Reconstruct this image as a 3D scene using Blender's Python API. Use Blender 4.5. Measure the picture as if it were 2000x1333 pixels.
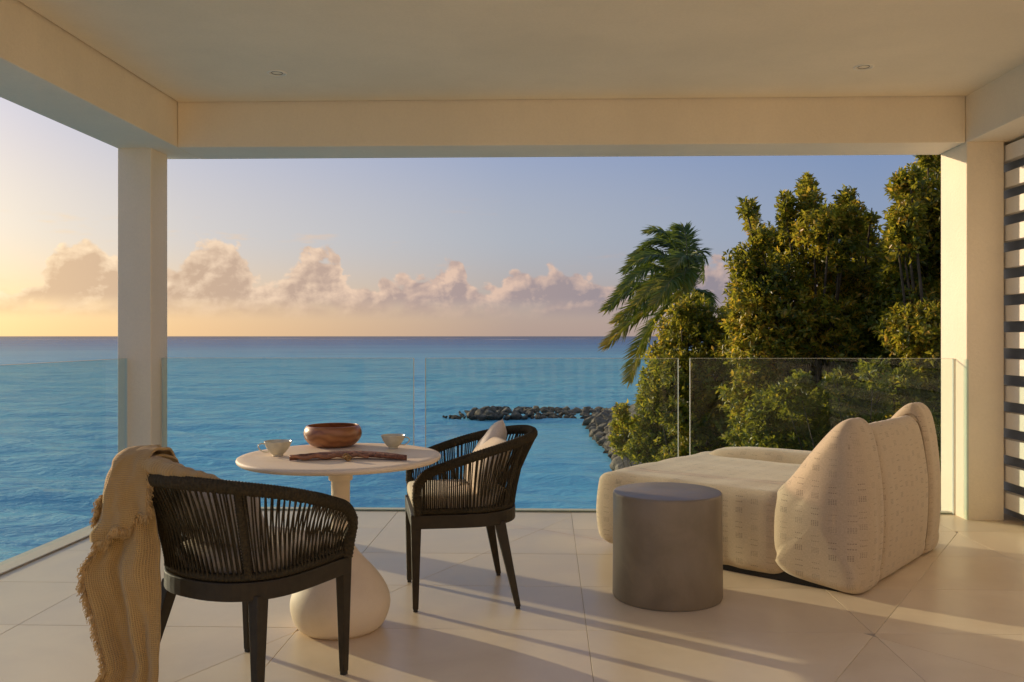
import bpy, bmesh, math, random
import numpy as np
from mathutils import Vector, Matrix, noise as mnoise

for o in list(bpy.data.objects):
    bpy.data.objects.remove(o)
SC = bpy.context.scene
COL = SC.collection
R = math.radians
rng = random.Random(11)
nrs = np.random.RandomState(5)

# ------------------------------------------------------------------ camera
EYE = 1.27
YAW = 0.029
cam_d = bpy.data.cameras.new('camera')
cam = bpy.data.objects.new('camera', cam_d)
COL.objects.link(cam)
cam.location = (0, 0, EYE)
cam.rotation_euler = (R(90), 0, YAW)
cam_d.sensor_width = 36
cam_d.lens = 1700 / 2000 * 36
cam_d.shift_x = -20.7 / 2000
cam_d.shift_y = -9.5 / 2000
cam_d.clip_start = 0.05
cam_d.clip_end = 60000
SC.camera = cam

# ------------------------------------------------------------------ light
SUN_AZ = R(-56.5)            # measured from +Y towards +X
SUN_EL = R(11.0)
SUNV = Vector((math.sin(SUN_AZ) * math.cos(SUN_EL), math.cos(SUN_AZ) * math.cos(SUN_EL), math.sin(SUN_EL)))
sun_d = bpy.data.lights.new('sun', 'SUN')
sun_d.energy = 1.36
sun_d.angle = R(0.6)
sun_d.color = (1.0, 0.76, 0.52)
sun = bpy.data.objects.new('sun', sun_d)
COL.objects.link(sun)
sun.rotation_euler = (-SUNV).to_track_quat('-Z', 'Y').to_euler()
sun.location = (-30, 20, 12)

vs = SC.view_settings
vs.view_transform = 'Standard'
vs.look = 'None'
vs.exposure = 1.66
vs.gamma = 1.0
vs.use_curve_mapping = False
SC.cycles.use_denoising = True
SC.cycles.max_bounces = 10
SC.cycles.diffuse_bounces = 6
SC.cycles.glossy_bounces = 4
SC.cycles.transparent_max_bounces = 16
SC.cycles.caustics_reflective = False
SC.cycles.caustics_refractive = False
SC.cycles.sample_clamp_indirect = 6


class NB:
    """tiny node-graph builder"""
    def __init__(self, tree):
        self.t = tree

    def n(self, typ, **kw):
        nd = self.t.nodes.new(typ)
        for k, v in kw.items():
            setattr(nd, k, v)
        return nd

    def put(self, sock, v):
        if isinstance(v, bpy.types.NodeSocket):
            self.t.links.new(v, sock)
        elif v is not None:
            if sock.type == 'RGBA' and len(v) == 3:
                v = (*v, 1)
            sock.default_value = v

    def m(self, op, a, b=None, c=None, clamp=False):
        nd = self.n('ShaderNodeMath', operation=op, use_clamp=clamp)
        for i, v in enumerate((a, b, c)):
            if v is not None:
                self.put(nd.inputs[i], v)
        return nd.outputs[0]

    def vm(self, op, a, b=None, scale=None):
        nd = self.n('ShaderNodeVectorMath', operation=op)
        self.put(nd.inputs[0], a)
        if b is not None:
            self.put(nd.inputs[1], b)
        if scale is not None:
            self.put(nd.inputs['Scale'], scale)
        return nd.outputs['Value'] if op in ('DOT_PRODUCT', 'LENGTH', 'DISTANCE') else nd.outputs[0]

    def xyz(self, x, y, z):
        nd = self.n('ShaderNodeCombineXYZ')
        for i, v in enumerate((x, y, z)):
            self.put(nd.inputs[i], v)
        return nd.outputs[0]

    def sep(self, v):
        nd = self.n('ShaderNodeSeparateXYZ')
        self.put(nd.inputs[0], v)
        return nd.outputs

    def mix(self, f, a, b, blend='MIX', clamp=False):
        nd = self.n('ShaderNodeMix', data_type='RGBA', blend_type=blend)
        nd.clamp_result = clamp
        self.put(nd.inputs[0], f)
        self.put(nd.inputs[6], a)
        self.put(nd.inputs[7], b)
        return nd.outputs[2]

    def rng(self, v, a, b, c=0.0, d=1.0, smooth=True):
        nd = self.n('ShaderNodeMapRange')
        nd.interpolation_type = 'SMOOTHSTEP' if smooth else 'LINEAR'
        for i, x in enumerate((v, a, b, c, d)):
            self.put(nd.inputs[i], x)
        return nd.outputs[0]

    def noise(self, vec, scale, detail=3, rough=0.5, dist=0.0, dim='3D', lac=2.0):
        nd = self.n('ShaderNodeTexNoise', noise_dimensions=dim)
        if dim == '1D':
            self.put(nd.inputs['W'], vec)
        else:
            self.put(nd.inputs['Vector'], vec)
        nd.inputs['Scale'].default_value = scale
        nd.inputs['Detail'].default_value = detail
        nd.inputs['Roughness'].default_value = rough
        nd.inputs['Lacunarity'].default_value = lac
        nd.inputs['Distortion'].default_value = dist
        return nd.outputs[0]

    def vor(self, vec, scale, feature='SMOOTH_F1', smooth=0.6):
        nd = self.n('ShaderNodeTexVoronoi', feature=feature)
        self.put(nd.inputs['Vector'], vec)
        nd.inputs['Scale'].default_value = scale
        if feature == 'SMOOTH_F1':
            nd.inputs['Smoothness'].default_value = smooth
        return nd.outputs[0]

    def ramp(self, f, stops, interp='LINEAR'):
        nd = self.n('ShaderNodeValToRGB')
        nd.color_ramp.interpolation = interp
        el = nd.color_ramp.elements
        while len(el) < len(stops):
            el.new(0.5)
        for e, (p, c) in zip(el, stops):
            e.position = p
            e.color = (*c, 1) if len(c) == 3 else c
        self.put(nd.inputs[0], f)
        return nd.outputs[0]


# ------------------------------------------------------------------ sky
world = bpy.data.worlds.new('World')
SC.world = world
world.use_nodes = True
wt = world.node_tree
wt.nodes.clear()
W = NB(wt)
SKY_STR = 0.13
gen = W.n('ShaderNodeTexCoord').outputs['Generated']
dirv = W.vm('NORMALIZE', gen)
dx, dy, dz = W.sep(dirv)
az = W.m('ARCTAN2', dx, dy)
el = W.m('ARCSINE', dz)
skyt = W.n('ShaderNodeTexSky', sky_type='NISHITA')
skyt.sun_disc = False
skyt.sun_elevation = SUN_EL
skyt.sun_rotation = SUN_AZ
skyt.altitude = 0
skyt.air_density = 1.0
skyt.dust_density = 1.2
skyt.ozone_density = 2.6
K = 0.415 / SKY_STR
# angle from the sun's azimuth, 0..1
sunh = Vector((math.sin(SUN_AZ), math.cos(SUN_AZ), 0))
toward = W.m('MULTIPLY_ADD', W.vm('DOT_PRODUCT', dirv, tuple(sunh)), 0.5, 0.5)
elp = W.m('MAXIMUM', el, 0.0)
# evening air: gold by the sun, mauve away from it, lavender blue higher up
low = W.ramp(toward, [(0.0, (.31, .225, .22)), (0.616, (.27, .21, .22)), (0.79, (.32, .235, .21)), (0.91, (.56, .365, .205)), (0.957, (.64, .425, .20)), (1.0, (.75, .55, .26))])
mid = W.ramp(toward, [(0.0, (.25, .22, .27)), (0.616, (.18, .22, .325)), (0.79, (.285, .29, .335)), (0.91, (.42, .38, .375)), (0.957, (.52, .44, .37)), (1.0, (.65, .53, .40))])
high = W.ramp(toward, [(0.0, (.17, .18, .28)), (0.616, (.100, .162, .335)), (0.79, (.165, .22, .40)), (0.91, (.28, .31, .455)), (0.957, (.35, .345, .45)), (1.0, (.48, .43, .48))])
g1 = W.mix(W.rng(elp, 0.004, 0.12), low, mid)
g2 = W.mix(W.rng(elp, 0.11, 0.30), g1, high)
g2 = W.mix(W.rng(elp, 0.4, 1.4, 0.0, 0.7), g2, (.22, .215, .27))
# aureole round the low sun
sep_ = W.m('ARCCOSINE', W.m('MINIMUM', W.vm('DOT_PRODUCT', dirv, tuple(SUNV)), 0.9999))
glow = W.m('MULTIPLY', W.m('EXPONENT', W.m('DIVIDE', sep_, -0.086)), 9.5)
g2 = W.vm('ADD', g2, W.vm('SCALE', W.xyz(1.0, 0.76, 0.44), scale=glow))
grad = W.vm('SCALE', g2, scale=K)
skyc = W.mix(0.94, skyt.outputs[0], grad)


def clouds(base_col, top, seed, sc, amp, soft, lit_col, shade_col, bottom, strength=1.0, stretch=1.0):
    P = W.xyz(W.m('MULTIPLY', az, stretch), W.m('MULTIPLY', el, 1.25), seed)
    f = W.noise(P, sc, 5, 0.58, 0.15)
    v = W.vor(W.vm('ADD', P, W.vm('SCALE', W.xyz(f, f, 0.0), scale=0.02)), sc * 2.1)
    big = W.noise(P, sc * 0.42, 2, 0.5)
    bil = W.m('ADD', W.m('SUBTRACT', f, 0.5), W.m('MULTIPLY', W.m('SUBTRACT', 0.42, v), 0.40))
    hgt = W.m('ADD', W.m('SUBTRACT', top, el), W.m('MULTIPLY', bil, amp))
    dens = W.rng(hgt, 0.0, soft)
    dens = W.m('MULTIPLY', dens, W.rng(el, bottom[0], bottom[1]))
    # light comes from the left and slightly above: compare the billows a little way towards it
    P2 = W.vm('ADD', P, (-0.10 / sc, 0.11 / sc, 0))
    f2 = W.noise(P2, sc, 4, 0.55, 0.15)
    P3 = W.vm('ADD', P, (-0.22 / sc, 0.20 / sc, 0))
    b2 = W.noise(P3, sc * 0.42, 2, 0.5)
    relief = W.m('ADD', W.m('MULTIPLY', W.m('SUBTRACT', f, f2), 4.4), W.m('MULTIPLY', W.m('SUBTRACT', big, b2), 6.5))
    rim = W.rng(hgt, 0.0, 0.03, 0.40, 0.0)
    depth = W.rng(W.m('SUBTRACT', top, el), 0.0, 0.055, 0.06, -0.34)
    lum = W.m('ADD', W.m('ADD', W.m('ADD', relief, rim), depth), 0.30, clamp=True)
    col = W.mix(lum, shade_col, lit_col)
    return W.mix(W.m('MULTIPLY', dens, strength), base_col, W.vm('SCALE', col, scale=K))


# outline of the cumulus towers along the horizon
A0, A1 = -0.62, 0.62
fc = W.n('ShaderNodeFloatCurve')
towers = [(-0.62, .40), (-0.595, .44), (-0.56, .46), (-0.535, .56), (-0.52, .84), (-0.497, .92), (-0.46, .70), (-0.435, .64), (-0.41, .66), (-0.395, .88), (-0.378, 1.0), (-0.355, .96), (-0.335, .80), (-0.32, .58), (-0.30, .60), (-0.285, .70),
          (-0.27, .86), (-0.25, .86), (-0.235, .76), (-0.22, .52), (-0.20, .56), (-0.17, .66), (-0.155, .60), (-0.135, .60), (-0.12, .74), (-0.102, .76), (-0.09, .56), (-0.06, .54), (-0.04, .62), (-0.01, .60), (0.01, .70), (0.03, .68), (0.06, .56), (0.10, .52), (0.16, .60), (0.20, .76), (0.24, .66), (0.3, .50), (0.45, .5), (0.62, .4)]
cu = fc.mapping.curves[0]
while len(cu.points) < len(towers):
    cu.points.new(0.5, 0.5)
for p, (a, h) in zip(cu.points, towers):
    p.location = ((a - A0) / (A1 - A0), h)
    p.handle_type = 'AUTO'
fc.mapping.update()
W.put(fc.inputs['Value'], W.rng(az, A0, A1, 0, 1, smooth=False))
inframe = W.rng(W.m('ABSOLUTE', az), 0.58, 0.66, 1.0, 0.0)
other = W.m('MULTIPLY', W.noise(W.m('MULTIPLY', az, 3.0), 2.2, 3, 0.6, dim='1D'), 0.9)
tops = W.m('ADD', W.m('MULTIPLY', fc.outputs[0], inframe), W.m('MULTIPLY', other, W.m('SUBTRACT', 1.0, inframe)))
topA = W.m('MULTIPLY_ADD', tops, 0.108, 0.004)
litA = W.ramp(toward, [(0.0, (.26, .23, .27)), (0.62, (.42, .32, .30)), (0.74, (.50, .36, .30)), (0.83, (.60, .43, .33)), (0.92, (.72, .55, .39)), (1.0, (1.1, .85, .5))])
shdA = W.ramp(toward, [(0.0, (.15, .14, .19)), (0.62, (.19, .175, .215)), (0.74, (.245, .21, .23)), (0.83, (.335, .255, .24)), (0.92, (.48, .34, .235)), (1.0, (.8, .55, .3))])
litB = W.mix(0.35, litA, low)
shdB = W.mix(0.35, shdA, low)
c0 = skyc
# thin wisps, far bank, main cumulus, near low bank
wisp_n = W.noise(W.xyz(W.m('MULTIPLY', az, 6.0), W.m('MULTIPLY', el, 26.0), 3.3), 1.6, 5, 0.6)
wisp = W.m('MULTIPLY', W.rng(wisp_n, 0.60, 0.76), W.m('MULTIPLY', W.rng(el, 0.03, 0.06), W.rng(el, 0.12, 0.17, 1.0, 0.0)))
c1 = W.mix(W.m('MULTIPLY', wisp, 0.55), c0, W.vm('SCALE', litB, scale=K))
farTop = W.m('MULTIPLY_ADD', W.noise(W.m('MULTIPLY', az, 8.0), 1.0, 2, 0.5, dim='1D'), 0.06, 0.018)
c2 = clouds(c1, farTop, 7.7, 26, 0.05, 0.022, litB, shdB, (0.016, 0.034), 0.75)
c3 = clouds(c2, topA, 2.9, 26, 0.060, 0.008, litA, shdA, (0.026, 0.046), 0.97)
bg0 = W.n('ShaderNodeBackground')
W.put(bg0.inputs[0], skyc)
bg0.inputs[1].default_value = SKY_STR
bg = W.n('ShaderNodeBackground')
W.put(bg.inputs[0], c3)
bg.inputs[1].default_value = SKY_STR
band = W.m('MULTIPLY', W.m('GREATER_THAN', el, 0.0), W.m('LESS_THAN', el, 0.2))
wmix = W.n('ShaderNodeMixShader')
W.put(wmix.inputs[0], band)
wt.links.new(bg0.outputs[0], wmix.inputs[1])
wt.links.new(bg.outputs[0], wmix.inputs[2])
wo = W.n('ShaderNodeOutputWorld')
wt.links.new(wmix.outputs[0], wo.inputs[0])
world.cycles.sampling_method = 'MANUAL'
world.cycles.sample_map_resolution = 512


# ------------------------------------------------------------------ helpers
def mat(name):
    m = bpy.data.materials.new(name)
    m.use_nodes = True
    t = m.node_tree
    for nd in list(t.nodes):
        if nd.type not in ('BSDF_PRINCIPLED', 'OUTPUT_MATERIAL'):
            t.nodes.remove(nd)
    b = [x for x in t.nodes if x.type == 'BSDF_PRINCIPLED'][0]
    return m, NB(t), b


def obj_co(g):
    return g.n('ShaderNodeTexCoord').outputs['Object']


def world_co(g):
    return g.n('ShaderNodeNewGeometry').outputs['Position']


def bump(g, b, h, strength, dist=0.01):
    nd = g.n('ShaderNodeBump')
    nd.inputs['Strength'].default_value = strength
    nd.inputs['Distance'].default_value = dist
    g.put(nd.inputs['Height'], h)
    g.t.links.new(nd.outputs[0], b.inputs['Normal'])
    return nd


def tag(o, label=None, cat=None, group=None, kind=None):
    if label:
        o['label'] = label
    if cat:
        o['category'] = cat
    if group:
        o['group'] = group
    if kind:
        o['kind'] = kind
    return o


def empty(name, loc=(0, 0, 0), rz=0.0, parent=None):
    o = bpy.data.objects.new(name, None)
    COL.objects.link(o)
    o.location = loc
    o.rotation_euler = (0, 0, rz)
    o.empty_display_size = 0.1
    if parent:
        o.parent = parent
    return o


def link_obj(name, me, parent=None, loc=None):
    o = bpy.data.objects.new(name, me)
    COL.objects.link(o)
    if parent:
        o.parent = parent
    if loc is not None:
        o.location = loc
    return o


def mk(name, verts, faces, m, parent=None, smooth=False, uvs=None, mats=None, fmat=None):
    me = bpy.data.meshes.new(name)
    me.from_pydata([tuple(map(float, v)) for v in verts], [], [tuple(map(int, f)) for f in faces])
    for x in (mats or [m]):
        me.materials.append(x)
    if fmat is not None:
        me.polygons.foreach_set('material_index', fmat)
    if smooth:
        me.polygons.foreach_set('use_smooth', [True] * len(me.polygons))
    if uvs is not None:      # per-vertex uv
        l = me.uv_layers.new(name='UVMap')
        vi = np.empty(len(me.loops), dtype=np.int32)
        me.loops.foreach_get('vertex_index', vi)
        l.data.foreach_set('uv', np.asarray(uvs, dtype=np.float32)[vi].ravel())
    me.update()
    return link_obj(name, me, parent)


def box_bm(bm, x0, x1, y0, y1, z0, z1):
    vs_ = [bm.verts.new(p) for p in ((x0, y0, z0), (x1, y0, z0), (x1, y1, z0), (x0, y1, z0), (x0, y0, z1), (x1, y0, z1), (x1, y1, z1), (x0, y1, z1))]
    for f in ((3, 2, 1, 0), (4, 5, 6, 7), (0, 1, 5, 4), (1, 2, 6, 5), (2, 3, 7, 6), (3, 0, 4, 7)):
        bm.faces.new([vs_[i] for i in f])


def bm_obj(name, bm, m, parent=None, bevel=0.0, seg=2, smooth=False):
    bmesh.ops.recalc_face_normals(bm, faces=bm.faces)
    me = bpy.data.meshes.new(name)
    bm.to_mesh(me)
    bm.free()
    me.materials.append(m)
    if smooth:
        me.polygons.foreach_set('use_smooth', [True] * len(me.polygons))
    o = link_obj(name, me, parent)
    if bevel:
        md = o.modifiers.new('bevel', 'BEVEL')
        md.width = bevel
        md.segments = seg
        md.limit_method = 'ANGLE'
    return o


def box(name, x0, x1, y0, y1, z0, z1, m, parent=None, bevel=0.0, seg=2):
    bm = bmesh.new()
    box_bm(bm, x0, x1, y0, y1, z0, z1)
    return bm_obj(name, bm, m, parent, bevel, seg)


def sweep(path, radii, ns=8, closed=False, cap=True, flat=None, up=None):
    """tube along a list of points; radii scalar or list; flat=(a,b) scales of the section axes"""
    P = [Vector(p) for p in path]
    n = len(P)
    if not hasattr(radii, '__len__'):
        radii = [radii] * n
    verts, faces = [], []
    prev = None
    for i in range(n):
        if closed:
            t = (P[(i + 1) % n] - P[i - 1]).normalized()
        else:
            t = (P[min(i + 1, n - 1)] - P[max(i - 1, 0)]).normalized()
        if up is not None:
            ref = Vector(up[i]) if isinstance(up, list) else Vector(up)
            a = (ref - t * ref.dot(t))
            if a.length < 1e-5:
                a = t.orthogonal()
            a.normalize()
        elif prev is None:
            a = t.orthogonal().normalized()
        else:
            a = (prev - t * prev.dot(t)).normalized()
        prev = a
        b = t.cross(a)
        fa, fb = flat or (1, 1)
        for k in range(ns):
            th = 2 * math.pi * k / ns
            verts.append(P[i] + (a * math.cos(th) * fa + b * math.sin(th) * fb) * radii[i])
    rows = n if closed else n - 1
    for i in range(rows):
        for k in range(ns):
            j = (i + 1) % n
            faces.append((i * ns + k, i * ns + (k + 1) % ns, j * ns + (k + 1) % ns, j * ns + k))
    if cap and not closed:
        faces.append(tuple(range(ns))[::-1])
        faces.append(tuple((n - 1) * ns + k for k in range(ns)))
    return verts, faces


def lathe(prof, ns=48):
    verts, faces = [], []
    n = len(prof)
    for r, z in prof:
        for k in range(ns):
            th = 2 * math.pi * k / ns
            verts.append((r * math.cos(th), r * math.sin(th), z))
    for i in range(n - 1):
        for k in range(ns):
            faces.append((i * ns + k, i * ns + (k + 1) % ns, (i + 1) * ns + (k + 1) % ns, (i + 1) * ns + k))
    return verts, faces


class Acc:
    """collects pieces of geometry for one mesh"""
    def __init__(self):
        self.v, self.f = [], []

    def add(self, vf):
        k = len(self.v)
        self.v += list(vf[0])
        self.f += [tuple(i + k for i in f) for f in vf[1]]

    def build(self, name, m, parent=None, smooth=True):
        return mk(name, self.v, self.f, m, parent, smooth)


def smooth_poly(pts, n, closed=False):
    """Catmull-Rom resample"""
    P = [np.array(p, float) for p in pts]
    k = len(P)
    out = []
    segs = k if closed else k - 1
    for i in range(n):
        t = i / n * segs if closed else i / (n - 1) * segs
        j = min(int(t), segs - 1)
        u = t - j
        g = lambda q: P[q % k] if closed else P[min(max(q, 0), k - 1)]
        a, b, c, d = g(j - 1), g(j), g(j + 1), g(j + 2)
        out.append(0.5 * ((2 * b) + (-a + c) * u + (2 * a - 5 * b + 4 * c - d) * u * u + (-a + 3 * b - 3 * c + d) * u ** 3))
    return out


def on_plane_y(px, py, Y):
    """a point of the place at distance Y that the photograph shows at px, py"""
    a = (px - 1020.69) / 1700
    b = (657 - py) / 1700
    c, s = math.cos(YAW), math.sin(YAW)
    t = Y / (a * s + c)
    return Vector(((a * c - s) * t, Y, EYE + b * t))


# ------------------------------------------------------------------ materials
def m_stucco(name, col, rel=0.5):
    m, g, b = mat(name)
    p = world_co(g)
    n1 = g.noise(p, 1.1, 4, 0.55)
    n2 = g.noise(p, 140, 3, 0.6)
    c = g.mix(g.rng(n1, 0.3, 0.7), tuple(x * 0.95 for x in col), tuple(min(1, x * 1.03) for x in col))
    c = g.mix(g.m('MULTIPLY', g.rng(g.noise(p, 55, 3, 0.7), 0.35, 0.7), 0.12), c, tuple(x * 0.72 for x in col))
    c = g.mix(g.m('MULTIPLY', g.rng(g.noise(g.vm('MULTIPLY', p, (1, 1, 0.35)), 4.5, 5, 0.65), 0.45, 0.75), 0.10), c, tuple(x * 0.74 for x in col))
    spots = g.rng(g.noise(p, 9, 2, 0.7), 0.74, 0.78)
    c = g.mix(g.m('MULTIPLY', spots, 0.10), c, tuple(x * 0.7 for x in col))
    g.put(b.inputs['Base Color'], c)
    b.inputs['Roughness'].default_value = 0.85
    h = g.m('ADD', g.m('MULTIPLY', n2, 0.4), g.m('MULTIPLY', g.noise(p, 38, 3, 0.6), 0.6))
    bump(g, b, h, rel, 0.004)
    return m


STUCCO = m_stucco('cream stucco', (.875, .765, .585), 0.9)
PAINT = m_stucco('ceiling paint', (.875, .765, .575), 0.16)
WHITE = m_stucco('white painted slats', (.85, .80, .71), 0.1)


def m_simple(name, col, rough, metal=0.0, nscale=0, var=0.1, bmp=0.0, bscale=200, spec=0.5):
    m, g, b = mat(name)
    b.inputs['Roughness'].default_value = rough
    b.inputs['Metallic'].default_value = metal
    b.inputs['Specular IOR Level'].default_value = spec
    p = obj_co(g)
    if nscale:
        c = g.mix(g.rng(g.noise(p, nscale, 4, 0.6), 0.3, 0.7), tuple(x * (1 - var) for x in col), tuple(min(1, x * (1 + var)) for x in col))
        g.put(b.inputs['Base Color'], c)
    else:
        g.put(b.inputs['Base Color'], (*col, 1))
    if bmp:
        bump(g, b, g.noise(p, bscale, 3, 0.6), bmp, 0.003)
    return m


GROUT = m_simple('grout', (.40, .33, .25), 0.9)
METAL = m_simple('bronze metal', (.036, .027, .015), 0.5, 0.0, 30, 0.15, 0.08, 300, 0.28)
BLACK = m_simple('black foot', (.012, .011, .01), 0.5)
ROPE = m_simple('dark olive rope', (.046, .036, .019), 0.85, 0, 120, 0.35, 0.5, 500, 0.2)
PLASTIC = m_simple('white plastic ring', (.85, .80, .68), 0.4)
LAMPGLASS = m_simple('dark lamp recess', (.09, .075, .055), 0.3)
BARK = m_simple('bark', (.09, .068, .04), 0.9, 0, 12, 0.4, 0.8, 40)

# tile
TILE, g, b = mat('porcelain tile')
p = world_co(g)
rnd = g.n('ShaderNodeObjectInfo').outputs['Random']
n1 = g.noise(g.vm('ADD', p, g.xyz(g.m('MULTIPLY', rnd, 40.0), g.m('MULTIPLY', rnd, 17.0), 0.0)), 1.7, 5, 0.6, 0.6)
n2 = g.noise(g.vm('MULTIPLY', p, (1.0, 4.0, 1.0)), 7, 4, 0.6)
c = g.mix(g.rng(n1, 0.3, 0.72), (.71, .565, .385), (.82, .68, .485))
c = g.mix(g.m('MULTIPLY', g.rng(n2, 0.55, 0.75), 0.16), c, (.80, .72, .58))
c = g.mix(g.m('MULTIPLY', g.rng(g.noise(p, 55, 3, 0.7), 0.66, 0.74), 0.18), c, (.40, .33, .25))
c = g.mix(g.m('MULTIPLY', rnd, 0.22), c, (.50, .41, .30))
g.put(b.inputs['Base Color'], c)
g.put(b.inputs['Roughness'], g.rng(n1, 0.3, 0.7, 0.28, 0.42))
b.inputs['Specular IOR Level'].default_value = 0.35
bump(g, b, g.noise(p, 90, 3, 0.6), 0.04, 0.002)

# glass: clear float glass, faint green, with a fresnel mirror
GLASS, g, b = mat('railing glass')
g.t.nodes.remove(b)
out = [x for x in g.t.nodes if x.type == 'OUTPUT_MATERIAL'][0]
tr = g.n('ShaderNodeBsdfTransparent')
tr.inputs[0].default_value = (.90, .965, .945, 1)
gl = g.n('ShaderNodeBsdfGlossy')
gl.inputs['Roughness'].default_value = 0.0
gl.inputs[0].default_value = (1, 1, 1, 1)
lw = g.n('ShaderNodeLayerWeight')
lw.inputs[0].default_value = 0.5
fr = g.m('MULTIPLY_ADD', g.m('POWER', lw.outputs['Facing'], 5.0), 0.90, 0.011)
mx = g.n('ShaderNodeMixShader')
g.t.links.new(fr, mx.inputs[0])
g.t.links.new(tr.outputs[0], mx.inputs[1])
g.t.links.new(gl.outputs[0], mx.inputs[2])
g.t.links.new(mx.outputs[0], out.inputs[0])
GEDGE, g, b = mat('glass edge and painted glint')  # glint along the glass edges put into the pale opaque colour
b.inputs['Base Color'].default_value = (.70, .76, .69, 1)
b.inputs['Roughness'].default_value = 0.15
b.inputs['Transmission Weight'].default_value = 0.1

# ------------------------------------------------------------------ terrace
FX0, FX1, FY0, FY1 = -3.05, 4.6, -4.0, 6.36
floor = box('floor', FX0, FX1, FY0, FY1, -0.35, -0.0035, GROUT)
tag(floor, kind='structure')


def split_poly(poly, a, d):
    """cut a convex polygon by the line a + t d"""
    s = [d[0] * (p[1] - a[1]) - d[1] * (p[0] - a[0]) for p in poly]
    if min(s) > -1e-3 or max(s) < 1e-3:
        return [poly]
    out = ([], [])
    for i, p in enumerate(poly):
        q = poly[(i + 1) % len(poly)]
        si, sj = s[i], s[(i + 1) % len(poly)]
        if si >= 0:
            out[0].append(p)
        if si <= 0:
            out[1].append(p)
        if si * sj < 0:
            t = si / (si - sj)
            x = (p[0] + (q[0] - p[0]) * t, p[1] + (q[1] - p[1]) * t)
            out[0].append(x)
            out[1].append(x)
    return [o for o in out if len(o) > 2]


def inset_poly(poly, d):
    n = len(poly)
    area = sum(poly[i][0] * poly[(i + 1) % n][1] - poly[(i + 1) % n][0] * poly[i][1] for i in range(n)) / 2
    if area < 0:
        poly = poly[::-1]
    if abs(area) < 0.004:
        return None
    res = []
    for i in range(n):
        p0, p1, p2 = Vector(poly[i - 1]), Vector(poly[i]), Vector(poly[(i + 1) % n])
        e1, e2 = (p1 - p0).normalized(), (p2 - p1).normalized()
        n1, n2 = Vector((-e1.y, e1.x)), Vector((-e2.y, e2.x))
        bis = n1 + n2
        k = max(bis.length_squared / 2, 0.15)
        res.append(p1 + bis * (d / k))
    return res


PA, PB = (1.376, 3.726), (-0.044, 5.72)
CUTS = [((2.9, 6.10), PA), (PA, (0.2, 1.91)), (PB, (-2.0, 1.94)), (PB, (0.95, 4.95)), (PA, (1.0, 4.2)), (PA, (2.9, 2.05)), (PB, (0.25, 6.3))]
xs = [-3.05, -2.33, -1.085, 0.168, 1.388, 2.64, 3.9, 4.6]
ys = [6.36] + [5.735 - 0.657 * k for k in range(0, 15)] + [-4.0]
ys = [y for y in ys if y >= -4.0]
GAP = 0.0010
for i in range(len(xs) - 1):
    for j in range(len(ys) - 1):
        polys = [[(xs[i], ys[j + 1]), (xs[i + 1], ys[j + 1]), (xs[i + 1], ys[j]), (xs[i], ys[j])]]
        for a, e in CUTS:
            d = (e[0] - a[0], e[1] - a[1])
            L2 = d[0] ** 2 + d[1] ** 2
            nxt = []
            for po in polys:
                cx_ = sum(q[0] for q in po) / len(po)
                cy_ = sum(q[1] for q in po) / len(po)
                t = ((cx_ - a[0]) * d[0] + (cy_ - a[1]) * d[1]) / L2
                nxt += split_poly(po, a, d) if -0.02 < t < 1.02 else [po]
            polys = nxt
        for po in polys:
            q = inset_poly(po, GAP)
            if not q:
                continue
            bm = bmesh.new()
            q2 = inset_poly([tuple(v) for v in q], 0.0012)
            dz_ = rng.uniform(-0.0004, 0.0004)
            lo = [bm.verts.new((v[0], v[1], -0.0045)) for v in q]
            mi = [bm.verts.new((v[0], v[1], -0.0012 + dz_)) for v in q]
            to = [bm.verts.new((v[0], v[1], dz_)) for v in q2]
            bm.faces.new(to)
            n_ = len(q)
            for k in range(n_):
                bm.faces.new((lo[k], lo[(k + 1) % n_], mi[(k + 1) % n_], mi[k]))
                bm.faces.new((mi[k], mi[(k + 1) % n_], to[(k + 1) % n_], to[k]))
            bm_obj('tile', bm, TILE, floor)

# ceiling with a shadow gap along the beams
ceil = box('ceiling', -2.618, 4.6, 2.7, 6.098, 2.93, 3.20, PAINT)
tag(ceil, kind='structure')
Z0, Z1 = 2.61, 3.25
o = box('roof_beam', -2.63, 2.89, 6.11, 6.52, Z0, Z1, STUCCO, bevel=0.006)
tag(o, 'long cream stucco beam above the sea view between the two columns', 'beam')
o = box('roof_beam', -3.075, -2.632, 2.7, 6.52, Z0 + 0.001, Z1, STUCCO, bevel=0.006)
tag(o, 'cream stucco beam along the left side above the glass railing', 'beam')
o = box('roof_beam', 2.892, 3.40, 2.7, 6.52, Z0 + 0.001, Z1, STUCCO, bevel=0.006)
tag(o, 'cream stucco beam along the right side above the louvred screen', 'beam')
o = box('column', -3.07, -2.825, 6.125, 6.39, -0.35, Z0 + 0.004, STUCCO, bevel=0.008, seg=3)
tag(o, 'slim square stucco column in shade at the left corner', 'column')
o = box('column', 2.893, 3.148, 6.10, 6.50, -0.35, Z0 + 0.004, STUCCO, bevel=0.008, seg=3)
tag(o, 'square stucco column at the right corner with one sunlit face', 'column')


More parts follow.
